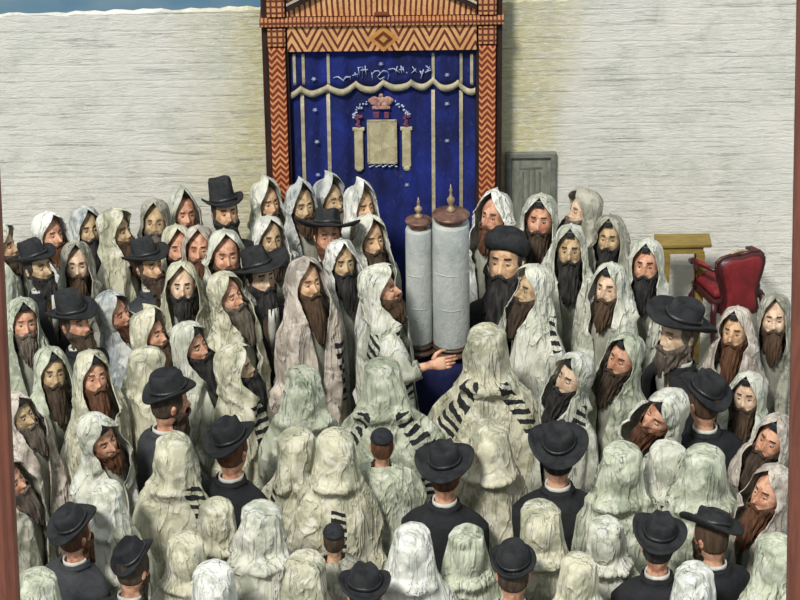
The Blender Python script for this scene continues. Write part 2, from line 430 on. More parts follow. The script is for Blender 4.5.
# tablet, with its border and lines of stitching
m = MB(); m.box(cx_(368), cx_(395), -.034, -.016, cz(161), cz(119), 0, .008); tb = m.build('embroidered_tablet', M['cream_emb'], curt)
m = MB()
for z_ in (119, 161): m.box(cx_(367), cx_(396), -.038, -.028, cz(z_) - .008, cz(z_) + .008)
for u_ in (367.5, 395.5): m.box(cx_(u_) - .008, cx_(u_) + .008, -.038, -.028, cz(161), cz(119))
m.box(cx_(381) - .004, cx_(381) + .004, -.0365, -.033, cz(159), cz(121)); m.build('tablet_border', M['gold'], tb)
# crown
m = MB(); c0 = cx_(381); zq = cz(101)
for dx, dz, r in ((-.055, .01, .042), (.055, .01, .042), (0, .018, .036), (-.03, -.025, .03), (.03, -.025, .03), (0, .06, .018), (-.085, .015, .022), (.085, .015, .022)):
    m.ball((c0 + dx, -.02, zq + dz), (r, .012, r), 12)
m.box(c0 - .075, c0 + .075, -.032, -.018, zq - .062, zq - .036, 0, .004); m.build('embroidered_crown', M['rose_emb'], curt, True)
m = MB(); m.box(cx_(373), cx_(379), -.028, -.014, cz(117), cz(111), 0, .004); m.box(cx_(384), cx_(389), -.028, -.014, cz(117), cz(111), 0, .004); m.build('jewel', M['rust_emb'], curt)
# columns
for (u, d) in ((358, 0), (406, 1)):
    m = MB(); m.box(cx_(u - 4.5), cx_(u + 4.5), -.03, -.014, cz(168 if d == 0 else 166), cz(127), 0, .01)
    m.ball((cx_(u), -.022, cz(167)), (.03, .012, .03), 10); m.box(cx_(u - 6), cx_(u + 6), -.033, -.014, cz(129), cz(126), 0, .004)
    c_ = m.build('embroidered_column', M['cream_emb'], curt)
    m = MB()
    for k in range(9):
        m.ball((cx_(u) + .03 * math.cos(k * 2.4) * (k / 9), -.024, cz(120) + .05 * math.sin(k * 1.7)), (.017, .01, .017), 8)
    m.build('column_capital', M['rust_emb'], c_, True)
# garland arch between the columns
m = MB(); r_ = random.Random(5)
for k in range(46):
    a = PI * k / 45; x = c0 + .225 * math.cos(a) + r_.uniform(-.014, .014); z = cz(116) + .15 * math.sin(a) + r_.uniform(-.016, .016)
    if abs(x - c0) < .10: continue
    m.ball((x, -.022, z), (r_.uniform(.006, .013), .008, r_.uniform(.006, .013)), 8)
m.build('garland_arch', M['silver_thread'], curt, True)
m = MB()
for k in range(13):
    u = 369 + 2.2 * k; m.ball((cx_(u), -.022, cz(165.5 - (k % 3))), (.012, .007, .006), 8)
m.build('stitched_foot_line', M['silver_thread'], curt, True)
# small stars
m = MB()
for (u, v) in ((314, 77), (315, 109), (317, 141), (318, 174), (447, 103), (447, 73), (447, 140), (381, 62), (407, 184)):
    x, z = at(u, v, y=YC)[0] - xc, at(u, v, y=YC)[2]; dy = -.045 if v < 80 else -.022
    m = MB()
    for k in range(3):
        a = k * PI / 3; r = .02; m.tube([(x - r * math.cos(a), dy, z - r * math.sin(a)), (x + r * math.cos(a), dy, z + r * math.sin(a))], .0035, 5)
    m.build('embroidered_star', M['silver_thread'], curt, True)
# lettering strokes traced on the valance, in pixels
tr = lambda x, y: (320 + x * .15, 50 + y * .15)
strokes = [[(90, 185), (115, 178), (135, 190)], [(120, 175), (150, 200), (160, 208)], [(180, 175), (150, 205)], [(165, 182), (205, 178), (200, 195)],
    [(215, 170), (250, 160), (248, 182)], [(232, 150), (240, 170)], [(255, 115), (262, 165)], [(250, 118), (285, 112), (280, 185)], [(300, 105), (308, 165)],
    [(270, 135), (318, 130)], [(345, 150), (350, 195)], [(350, 160), (365, 140), (390, 138), (402, 155), (420, 138), (445, 140), (460, 165), (450, 195)],
    [(402, 155), (380, 180), (400, 195), (430, 180)], [(455, 130), (490, 122)], [(490, 122), (530, 150)], [(515, 108), (505, 150)], [(540, 105), (545, 155)], [(525, 132), (560, 128)],
    [(552, 112), (560, 150)], [(575, 148), (582, 155)], [(615, 110), (645, 150)], [(640, 125), (610, 155)], [(665, 140), (685, 150)], [(690, 130), (672, 190)],
    [(665, 140), (680, 165)], [(705, 105), (740, 130)], [(730, 108), (735, 120), (712, 135)], [(700, 150), (725, 138), (740, 135)]]
for st in strokes:
    P = []; m = MB()
    for q in st:
        u, v = tr(*q); w_ = at(u, v, y=YC - .05); P.append((w_[0] - xc, -.05, w_[2]))
    m.tube(P, .0042, 6)
    m.build('letter_stroke', M['silver_thread'], val, True)

# ---------------------------------------------------------------- grey panel on the wall, right of the ark
a = at(506, 153, y=-.03); b = at(555, 232, y=-.03)
gp = thing('stone_panel', 'grey stone panel with a recessed field fixed to the wall just right of the ark', 'panel', ((a[0] + b[0]) / 2, 0, b[2]))
hwp = (b[0] - a[0]) / 2; hp = a[2] - b[2]
m = MB(); t_ = .045
m.box(-hwp, hwp, -.05, -.001, hp - t_, hp, 0, .006); m.box(-hwp, hwp, -.05, -.001, 0, t_, 0, .006)
m.box(-hwp, -hwp + t_, -.05, -.001, t_ - .01, hp - t_ + .01, 0, .006); m.box(hwp - t_, hwp, -.05, -.001, t_ - .01, hp - t_ + .01, 0, .006)
m.build('panel_border', M['grey_panel'], gp)
m = MB(); m.box(-hwp + .03, hwp - .03, -.022, -.002, .03, hp - .03); f_ = m.build('panel_field', M['grey_panel_in'], gp)
m = MB()
for k in (-.07, -.02, .03, .075): m.box(k - .006, k + .006, -.03, -.02, .05, hp - .15 - abs(k) * .4)
m.box(-.09, .095, -.03, -.02, hp - .15, hp - .135); m.build('raised_moulding', M['grey_panel'], f_)

# ---------------------------------------------------------------- ochre side table
M['ochre_table'] = mat_paint('mustard_yellow_table_wood', (.30, .215, .055), (.17, .12, .04), .5, 5, .4, (1, 4, 4))
a = at(656, 237, y=-.72)
tx = at(684, 240, y=-.5)[0]; tz = at(684, 244, y=-.5)[2]
tab = thing('side_table', 'mustard yellow wooden side table against the wall beside the red armchair', 'table', (tx, -.42, 0))
hw_ = (at(712, 240, y=-.5)[0] - at(656, 240, y=-.5)[0]) / 2
m = MB(); m.box(-hw_, hw_, -.09, .12, tz - .035, tz, 0, .008); m.build('tabletop', M['ochre_table'], tab)
m = MB(); m.box(-hw_ * .72, hw_ * .72, -.07, .10, tz - .10, tz - .034, 0, .004); m.build('apron', M['ochre_table'], tab)
for sx in (-1, 1):
    for sy in (-1, 1):
        m = MB(); x, y = sx * hw_ * .62, .015 + sy * .075
        m.add([(x + dx * r, y + dy * r, z) for (r, z) in ((.035, tz - .10), (.032, tz * .5), (.018, 0)) for dx, dy in ((-1, -1), (1, -1), (1, 1), (-1, 1))],
              grid_faces(3, 4) + [(3, 2, 1, 0), (8, 9, 10, 11)])
        m.build('leg', M['ochre_table'], tab)

# ---------------------------------------------------------------- red armchair
M['red_vel'] = mat_paint('crimson_chair_velvet', (.22, .018, .022), (.10, .008, .012), .6, 5, .5, spec=.3)
M['mahog'] = mat_paint('dark_mahogany', (.065, .012, .014), (.03, .007, .008), .35, 5, .3, spec=.45)
M['brass'] = mat_paint('pale_brass', (.55, .42, .28), (.35, .25, .15), .4, 20, .2, metal=.6)
yc = -.62
cc = at(730, 300, y=yc); cx0 = cc[0]
k = 1.0
ch = thing('armchair', 'crimson upholstered armchair with carved dark wooden frame against the wall', 'armchair', (cx0, yc, 0), math.radians(-158))
zT = at(735, 240, y=yc + .15)[2]; zB = at(735, 297, y=yc + .15)[2]
def zz(v, y=yc): return at(735, v, y=y)[2]
zs_ = zz(290, yc - .1)
# back: outline of a shield, extruded
def outline(sc_=1.0):
    H = zT - zB; P = []
    prof = [(-.02, .155), (.06, .175), (.15, .165), (.30, .150), (.48, .165), (.66, .195), (.82, .215), (.93, .215), (1.0, .18), (1.02, .10), (1.0, .0)]
    R = [(w_ * sc_, zB + t * H * (1 if sc_ == 1 else 1)) for t, w_ in prof]
    return R
def plate(R, y0, y1, crown=0):
    L = [(-x, z) for x, z in R[:-1]] ; pts = [(x, z) for x, z in R] + L[::-1]
    n = len(pts); cz_ = sum(p[1] for p in pts) / n
    V = []; rows = [(1, y1), (1, y0), (.9, y0 - crown * .6), (.6, y0 - crown), (.25, y0 - crown * 1.1)]
    for s_, y in rows: V += [(x * s_, y, cz_ + (z - cz_) * s_) for x, z in pts]
    Fc = grid_faces(len(rows), n) + [tuple(range(n))[::-1], tuple((len(rows) - 1) * n + i for i in range(n))]
    return V, Fc
R = outline(); m = MB(); m.add(*plate(R, .13, .19)); bk = m.build('backrest', M['mahog'], ch, True)
m = MB(); m.add(*plate([(x * .86, zB + .02 + (z - zB) * .93) for x, z in R], -.19, -.16, .02)); m.v = [(x, -y, z) for x, y, z in m.v]; m.build('rear_upholstery', M['red_vel'], bk, True)
R2 = [(x * .84, zB + .03 + (z - zB) * .91) for x, z in R]; m = MB(); m.add(*plate(R2, .125, .16, .03)); m.build('back_cushion', M['red_vel'], bk, True)
m = MB()
for side in (1, -1):
    m.tube([(side * x, .135, z) for x, z in R[1:]], .018, 8)
m.build('carved_border', M['mahog'], bk, True)
m = MB()
for dx in (-.045, 0, .045): m.ball((dx, .11, zT + .008), (.018, .012, .014), 8)
m.tube([(-.12, .12, zT - .0), (-.05, .115, zT + .02), (0, .113, zT + .028), (.05, .115, zT + .02), (.12, .12, zT)], .012, 8); m.build('crest', [M['brass']], bk, True)
m = MB(); m.box(-.24, .24, -.27, .15, zs_ - .10, zs_ - .035, 0, .02); m.build('seat_frame', M['mahog'], ch)
m = MB(); m.box(-.225, .225, -.265, .135, zs_ - .04, zs_ + .045, 0, .035); m.build('seat_cushion', M['red_vel'], ch, True)
for s in (-1, 1):
    m = MB(); za = zs_ + .20
    m.tube([(s * .20, .15, za + .03), (s * .245, .06, za + .035), (s * .27, -.06, za + .02), (s * .275, -.17, za + .01), (s * .27, -.225, za - .02), (s * .262, -.215, za - .05)], [.016, .019, .021, .022, .022, .012], 10)
    m.tube([(s * .272, -.17, za), (s * .262, -.14, za - .08), (s * .25, -.17, zs_ - .02), (s * .235, -.18, zs_ - .07)], [.017, .015, .017, .018], 8)
    arm = m.build('armrest', M['mahog'], ch, True)
    m = MB(); m.tube([(s * .25, .06, za + .05), (s * .272, -.03, za + .045), (s * .276, -.12, za + .032)], [.012, .022, .012], 8, flat=.8); m.build('arm_pad', M['red_vel'], arm, True)
for sx in (-1, 1):
    for sy, y in ((-1, -.235), (1, .14)):
        m = MB(); x = sx * .215
        m.tube([(x, y, zs_ - .07), (x * 1.10, y * 1.06, zs_ - .17), (x * 1.02, y * 1.0, zs_ * .35), (x * 1.0, y * 1.0, .06), (x * 1.1, y * 1.08, .0)], [.034, .030, .018, .014, .020], 8)
        m.build('leg', M['mahog'], ch, True)

# ---------------------------------------------------------------- reading table and torah scroll
ZB = .98
p0 = at(438, 357, z=ZB); YT = p0[1] ; 
bm_t = thing('reading_table', 'table draped to the floor in dark navy cloth, under the open-standing torah scroll', 'table', (p0[0], YT, 0))
m = MB(); m.box(-.36, .34, -.18, .20, ZB - .06, ZB - .012, 0, .01); m.build('tabletop', M['dwood'], bm_t)
for sx in (-.31, .29):
    for sy in (-.13, .15):
        m = MB(); m.box(sx - .02, sx + .02, sy - .02, sy + .02, 0, ZB - .055); m.build('leg', M['dwood'], bm_t)
V = []; nr, nc = 16, 96
def sq(a, hx, hy, p=5.0):
    c_, s_ = math.cos(a), math.sin(a); r = (abs(c_) ** p + abs(s_) ** p) ** (-1 / p); return r * c_ * hx, r * s_ * hy
for i in range(nr):
    t = i / (nr - 1)
    for j in range(nc):
        a = 2 * PI * j / nc
        if i < 3: q = (.02, .6, .985)[i]; x, y = sq(a, .37 * q, .20 * q); z = ZB
        else:
            u_ = (i - 3) / (nr - 4); f_ = 1 + (.012 * math.sin(a * 13) + .01 * math.sin(a * 29 + 2)) * u_ * 3 + .10 * u_; x, y = sq(a, .372 * f_, .203 * f_); z = ZB - .004 - (ZB - .03) * u_
        V.append((x - .01, y + .01, z))
cl = link_mesh('table_cloth', V, grid_faces(nr, nc, True, flip=True) + [tuple(range(nc))], M['navy'], bm_t)

M['parch'] = mat_paint('silvery_white_scroll_cover', (.50, .52, .50), (.34, .37, .37), .6, 4.5, .9, (1, 1, .6), .3)
M['roller'] = mat_paint('dark_turned_roller_wood', (.09, .05, .035), (.04, .025, .02), .4, 9, .3, spec=.4)
M['copper'] = mat_paint('copper_pink_roller_plate', (.26, .15, .12), (.10, .05, .04), .35, 12, .2, metal=.5)
sw = thing('torah_scroll', 'large torah scroll standing upright on two rollers, wrapped in silvery white', 'scroll', (p0[0], YT, ZB))
def px2m(y): return F / np.linalg.norm(at(438, 280, y=y) - CAM)
ppm = px2m(YT); VE = ppm * math.cos(E)
for (u, wpx, vt, vb, vtop) in ((419, 26, 228, 337, 197), (451, 37, 222, 342, 184)):
    x = at(u, 280, y=YT)[0] - p0[0]; r = wpx / 2 / ppm
    z1 = at(u, vt, y=YT)[2] - ZB; z0 = .135 if wpx > 30 else .15; ztop = at(u, vtop, y=YT)[2] - ZB
    m = MB(); n = 40
    # rolled sheet: slightly irregular cylinder with spiral end
    prof = [(r * .3, z0), (r * .97, z0), (r * 1.0, z0 + .02), (r * 1.0, z0 + .25), (r * 1.01, (z0 + z1) / 2), (r * .995, z1 - .2), (r * 1.0, z1 - .015), (r * .96, z1), (r * .3, z1)]
    V = []
    for q, (rr, z) in enumerate(prof):
        for k in range(n):
            a = 2 * PI * k / n; e = 1 + .012 * math.sin(3 * a + q) + .008 * math.sin(7 * a + 2 * q); V.append((rr * e * math.cos(a), rr * e * math.sin(a), z))
    m.add(V, grid_faces(len(prof), n)); ro = m.build('scroll_roll', M['parch'], sw, True, loc=(x, 0, 0))
    for q in (.33, .62):
        m = MB(); m.lathe([(r * 1.004, z0 + (z1 - z0) * q - .006), (r * 1.02, z0 + (z1 - z0) * q), (r * 1.004, z0 + (z1 - z0) * q + .006)], 40)
        m.build('binding_cord', M['parch'], ro, True)
    m = MB(); zt = z1
    m.lathe([(.012, zt - .01), (r * .62, zt - .01), (r * .66, zt + .004), (r * .5, zt + .014), (r * .5, zt + .04), (r * .62, zt + .05), (r * .98, zt + .055), (r * 1.03, zt + .064), (r * .98, zt + .074), (r * .7, zt + .088), (.03, zt + .095), (.012, zt + .1)], 36)
    m.build('roller_plate', M['copper'], sw, True, loc=(x, 0, 0))
    m = MB(); zt += .093; L = ztop - zt
    m.lathe([(.03, zt), (.034, zt + L * .08), (.016, zt + L * .16), (.014, zt + L * .25), (.028, zt + L * .36), (.030, zt + L * .45), (.012, zt + L * .56), (.009, zt + L * .7), (.014, zt + L * .76), (.006, zt + L * .86), (.001, zt + L)], 20)
    m.build('finial', M['brass'], sw, True, loc=(x, 0, 0))
    m = MB()
    m.lathe([(.02, .0), (.045, .0), (.05, .012), (.028, .03), (.03, .045), (r * .9, .05), (r * 1.15, .06), (r * 1.18, .075), (r * 1.1, .088), (r * .8, .095), (r * .8, .108), (r * 1.04, .112), (r * 1.06, .126), (r * .9, z0 - .0), (.02, z0 + .004)], 36)
    m.build('lower_roller_plate', M['roller'], sw, True, loc=(x, 0, 0))

# ---------------------------------------------------------------- the reddish wooden frame rails at both sides
yr = -7.35
fr = thing('picture_frame', 'reddish brown wooden frame whose two upright rails close the scene at both sides', 'frame', (0, yr, 0))
HTOP = at(400, 0, y=yr)[2] + .25; ends = []
for (u_in_b, u_in_t, sgn) in ((19.5, -9, -1), (787.0, 797.5, 1)):
    B_ = at(u_in_b, 600, y=yr); T_ = at(u_in_t, 0, y=yr); d = (T_ - B_) / (T_[2] - B_[2])
    lo = B_ + d * (0 - B_[2]); hi = B_ + d * (HTOP - B_[2]); ends.append((lo, hi)); W = .125 if sgn < 0 else .14
    m = MB(); V = []
    for p in (lo, hi):
        for (dx, dy) in ((0, .02), (0, -.01), (sgn * .018, -.03), (sgn * .045, -.035), (sgn * .075, -.05), (sgn * (W - .02), -.05), (sgn * W, -.03), (sgn * W, .05), (0, .05)):
            V.append((p[0] + dx, dy, p[2]))
    m.add(V, grid_faces(2, 9) + [tuple(range(9))[::-1], tuple(range(9, 18))])
    m.build('frame_rail', M['red_wood'], fr)
for (k_, z0, z1) in ((1, HTOP, HTOP + .13), (0, 0, .13)):
    m = MB(); m.box(ends[0][k_][0] - .125 + .13 * (k_ == 0), ends[1][k_][0] + .14 - .145 * (k_ == 0), yr + .0, yr + .07, z0, z1, 0, .015); fr_o = m.build('frame_rail', M['red_wood'], fr, loc=(0, -yr if False else 0, 0))
    for q in fr_o.data.vertices: q.co.y -= yr

# ================================================================== PEOPLE
SK = [mat_paint('skin_warm', (.66, .43, .27), (.40, .23, .13), .6, 14, .35, spec=.3, amt=(.42, .56)),
      mat_paint('skin_ruddy', (.66, .38, .26), (.40, .18, .11), .6, 14, .35, spec=.3, amt=(.42, .56)),
      mat_paint('skin_olive', (.56, .41, .25), (.30, .20, .11), .6, 14, .35, spec=.3, amt=(.42, .56)),
      mat_paint('skin_pale', (.72, .54, .40), (.46, .30, .20), .6, 14, .35, spec=.3, amt=(.42, .56))]
HR = {'b': mat_paint('black_hair', (.022, .021, .023), (.055, .052, .05), .7, 30, .9, (1, 1, .25), amt=(.42, .58)),
      'd': mat_paint('dark_brown_hair', (.050, .034, .025), (.095, .067, .048), .7, 30, .9, (1, 1, .25), amt=(.42, .58)),
      'r': mat_paint('reddish_brown_hair', (.16, .075, .042), (.085, .04, .025), .7, 30, .9, (1, 1, .25), amt=(.42, .58)),
      'n': mat_paint('brown_hair', (.115, .070, .044), (.065, .042, .028), .7, 30, .9, (1, 1, .25), amt=(.42, .58)),
      'g': mat_paint('grey_brown_hair', (.20, .165, .135), (.10, .08, .065), .7, 30, .9, (1, 1, .25), amt=(.42, .58))}
M['eye'] = mat_paint('eye_white', (.42, .38, .33), (.3, .25, .2), .3, 5, .0)
M['iris'] = mat_paint('dark_iris', (.02, .012, .01), (.01, .008, .008), .3, 5, .0)
M['lip'] = mat_paint('lip', (.36, .13, .10), (.26, .09, .07), .5, 20, .1)
M['shoe'] = mat_paint('black_shoe_leather', (.02, .02, .02), (.03, .03, .03), .4, 9, .2)
M['trouser'] = mat_paint('dark_trouser_cloth', (.04, .04, .045), (.025, .025, .03), .8, 9, .3)
M['hat'] = mat_paint('black_felt', (.010, .011, .014), (.030, .031, .034), .7, 9, .7, spec=.18, amt=(.40, .68))
M['hatband'] = mat_paint('black_ribbon', (.008, .008, .010), (.02, .02, .022), .35, 9, .3, spec=.5)
M['coat'] = mat_paint('black_coat_cloth', (.009, .010, .012), (.022, .023, .027), .8, 5, .6, spec=.2, amt=(.40, .70))
M['coatg'] = mat_paint('charcoal_coat_cloth', (.028, .030, .035), (.055, .058, .064), .85, 5, .6, spec=.15, amt=(.38, .66))
M['shirt'] = mat_paint('white_shirt_cloth', (.62, .62, .58), (.42, .43, .40), .7, 12, .4)
M['tef'] = mat_paint('black_lacquered_leather', (.012, .012, .014), (.02, .02, .022), .35, 9, .2, spec=.5)
M['kip'] = mat_paint('black_velvet_cap', (.012, .013, .018), (.03, .032, .04), .8, 20, .5)
CL = {'w': ((.60, .60, .52), (.36, .38, .31), (.62, .63, .60)),
      'c': ((.56, .54, .41), (.33, .33, .24), (.62, .60, .52)),
      'p': ((.54, .48, .42), (.31, .27, .235), (.60, .54, .50)),
      'u': ((.48, .50, .49), (.24, .27, .285), (.60, .61, .58)),
      'v': ((.48, .51, .40), (.26, .29, .22), (.60, .61, .53)),
      't': ((.36, .35, .29), (.19, .19, .15), (.46, .45, .39)),
      'W': ((.70, .70, .66), (.45, .47, .43), (.74, .75, .75))}
CM = {k_: cloth_mat('prayer_shawl_' + n_, *CL[k_]) for k_, n_ in (('w', 'white'), ('c', 'cream'), ('p', 'rosy'), ('u', 'bluish'), ('v', 'greenish'), ('t', 'taupe'), ('W', 'bright'))}

def sstep(a, b, x): t = np.clip((x - a) / (b - a), 0, 1); return t * t * (3 - 2 * t)
def rotm(pitch, roll, yaw):
    return np.array(Matrix.Rotation(yaw, 3, 'Z') @ Matrix.Rotation(roll, 3, 'Y') @ Matrix.Rotation(-pitch, 3, 'X'))
def pose(P, h, hs, pr, wt=None):
    """turn the head end of a point cloud about the neck"""
    if pr == (0, 0, 0): return P
    piv = np.array([0, .03, h - .13 * hs])
    w_ = sstep(h - .34 * hs, h - .10 * hs, P[:, 2]) if wt is None else wt
    Q = (P - piv) @ rotm(*pr).T + piv
    return P + (Q - P) * np.asarray(w_)[:, None] if np.ndim(w_) else Q

HZ = np.array([.128, .126, .120, .108, .09, .07, .05, .035, .02, .0, -.02, -.04, -.06, -.08, -.098, -.11, -.120, -.127, -.14, -.17, -.20])
HA = np.array([.0, .018, .036, .052, .064, .071, .075, .0765, .077, .077, .0755, .073, .069, .063, .056, .050, .047, .049, .052, .056, .062])
HF = np.array([.0, .020, .042, .062, .077, .086, .091, .092, .090, .089, .089, .090, .090, .089, .087, .080, .062, .048, .045, .046, .048])
HB = np.array([.0, .022, .045, .068, .087, .097, .101, .102, .101, .099, .096, .091, .085, .079, .073, .069, .066, .064, .064, .070, .080])
def head_R(th, z):
    """radius of the head outline at angle th (0 = front) and height z above eye level"""
    a = np.interp(-z, -HZ, HA); f = np.interp(-z, -HZ, HF); b = np.interp(-z, -HZ, HB)
    x = np.sin(th) * a; y = -np.cos(th) * np.where(np.cos(th) > 0, f, b)
    return x, y
def ga(v, s): return np.exp(-(v / s) ** 2)
def face_detail(x, y, z, nose=1.0):
    fr = np.clip(-y / .06, 0, 1)
    nz = np.interp(z, [-.052, -.046, -.036, .0, .025], [0, .020, .030, .012, .0]) * nose
    wn = np.interp(z, [-.05, -.035, .02], [.0165, .0135, .0085])
    d = nz * ga(x, wn)
    d += -.012 * (ga(np.abs(x) - .031, .015) * ga(z - .004, .012)) + .006 * ga(z - .028, .008) * ga(np.abs(x) - .025, .025)
    d += .006 * ga(np.abs(x) - .043, .016) * ga(z + .028, .016)
    d += -.006 * ga(np.abs(x) - .026, .010) * ga(z + .06, .02) + .004 * ga(x, .022) * (ga(z + .066, .005) + ga(z + .077, .006))
    d += .005 * ga(x, .018) * ga(z + .105, .012)
    return y - d * fr

def make_body(name, h, hs, pr, skin, hair, par, detail, arms=None, lower=None, seed=0, build=1.0):
    """head, neck, trunk and legs as one surface, standing on z = 0"""
    N = 72 if detail else 40
    t = np.arange(N) * 2 * PI / N
    th = t - .6 * np.sin(t) if detail else t
    rows = []
    zs_h = np.concatenate([[.1278], np.linspace(.124, .10, 4), np.linspace(.09, -.115, 38 if detail else 14), [-.120, -.127, -.14, -.165, -.19]])
    for z in zs_h:
        x, y = head_R(th, z)
        if detail: y = face_detail(x, y, z, 1.0 + .35 * math.sin(seed * 7.1))
        rows.append(np.stack([x * hs, y * hs + (0.0), np.full(N, h + z * hs)], 1))
    zn = h - .19 * hs
    hip = h * .50
    tz = [(.215, .075, .065, .085, .02), (.235, .12, .07, .09, .025), (.262, .175, .085, .095, .03), (.30, .20, .10, .10, .03), (.36, .19, .115, .11, .025), (.46, .175, .12, .11, .02), (.58, .16, .115, .10, .015), (.68, .17, .115, .11, .01)]
    for (dz, a, f, b, c) in tz:
        rows.append(np.stack([np.sin(th) * a * build, -np.cos(th) * np.where(np.cos(th) > 0, f, b) * build + c, np.full(N, h - dz * hs)], 1))
    zl = h - .68 * hs
    rows.append(np.stack([np.sin(th) * .175 * build, -np.cos(th) * .12 * build + .01, np.full(N, min(hip, zl - .04))], 1))
    P = np.concatenate(rows); nr = len(rows)
    Fc = grid_faces(nr, N, True, flip=True)
    # close the crown
    Fc.append(tuple(range(N)))
    fm = [0] * len(Fc)
    # face zones: brows, lips
    if detail:
        for i, q in enumerate(Fc[:-1]):
            c = P[list(q)].mean(0); x, z = c[0] / hs, (c[2] - h) / hs
            if c[1] < -.05 * hs:
                if .024 < z < .032 and .014 < abs(x) < .046: fm[i] = 1
                elif -.080 < z < -.063 and abs(x) < .022: fm[i] = 2
    V = [tuple(p) for p in P]
    # legs: split the last ring into two, sharing a centre seam of vertices
    base = (nr - 1) * N; zc = rows[-1][0, 2]
    mid = len(V); ns = 5
    front = rows[-1][0]; back = rows[-1][N // 2]
    for k in range(1, ns): V.append(tuple(front + (back - front) * k / ns))
    for s in (1, -1):
        if s == 1: ring = [base + j for j in range(0, N // 2 + 1)] + [mid + k for k in range(ns - 2, -1, -1)]
        else: ring = [base + (N - j) % N for j in range(0, N // 2 + 1)] + [mid + k for k in range(ns - 2, -1, -1)]
        prev = ring; C0 = np.mean([V[i] for i in ring], 0)
        for (zf, r, ox, oy, foot) in ((.82, .085, .085, .01, 0), (.55, .060, .09, .0, 0), (.30, .055, .09, .01, 0), (.10, .040, .09, .02, 0), (.045, .048, .09, .0, 1), (.0, .048, .09, .0, 1)):
            cur = []
            for i in ring:
                p = np.array(V[i]) - C0; l = math.hypot(p[0], p[1]) + 1e-6; u_ = p / l
                yy = u_[1] * r * (1.0 if not foot else (2.6 if u_[1] < 0 else 1.2))
                V.append((s * ox + u_[0] * r, oy + yy, zc * zf if not foot else zf)); cur.append(len(V) - 1)
            n = len(cur)
            for j in range(n):
                k = (j + 1) % n; q = (prev[j], prev[k], cur[k], cur[j])
                Fc.append(q if s == 1 else q[::-1]); fm.append(4 if foot else 3)
            prev = cur
        Fc.append(tuple(prev) if s == 1 else tuple(prev[::-1])); fm.append(4)
    mb_ = MB(); mb_.v = V; mb_.f = Fc; mb_.m = fm
    # ears
    for s in (-1, 1):
        c = (s * .078 * hs, .012 * hs, h - .008 * hs)
        mb_.ball(c, (.010 * hs, .017 * hs, .030 * hs), 10, 0)
        mb_.ball((c[0] + s * .006 * hs, c[1] - .002, c[2] + .010 * hs), (.008 * hs, .014 * hs, .016 * hs), 8, 0)
    if detail:
        for s in (-1, 1):
            c = np.array([s * .031 * hs, -.0755 * hs, h + .003 * hs])
            mb_.ball(c, (.0125 * hs, .010 * hs, .0078 * hs), 12, 5)
            mb_.ball(c + np.array([0, -.0062 * hs, -.001]), (.0058 * hs, .0045 * hs, .0062 * hs), 8, 6)
            # upper lid
            mb_.tube([c + np.array([-.014 * hs, .0, .002]), c + np.array([-.006 * hs, -.008 * hs, .0065 * hs]), c + np.array([.006 * hs, -.008 * hs, .0065 * hs]), c + np.array([.014 * hs, .0, .002])], [.002, .0042 * hs, .0042 * hs, .002], 6, 0)
    P = pose(np.array(mb_.v), h, hs, pr)
    mb_.v = [tuple(p) for p in P]
    if arms: arms(mb_)
    o = link_mesh(name, mb_.v, mb_.f, [skin, hair, M['lip'], lower or M['trouser'], M['shoe'], M['eye'], M['iris']], par, True, mb_.m)
    return o

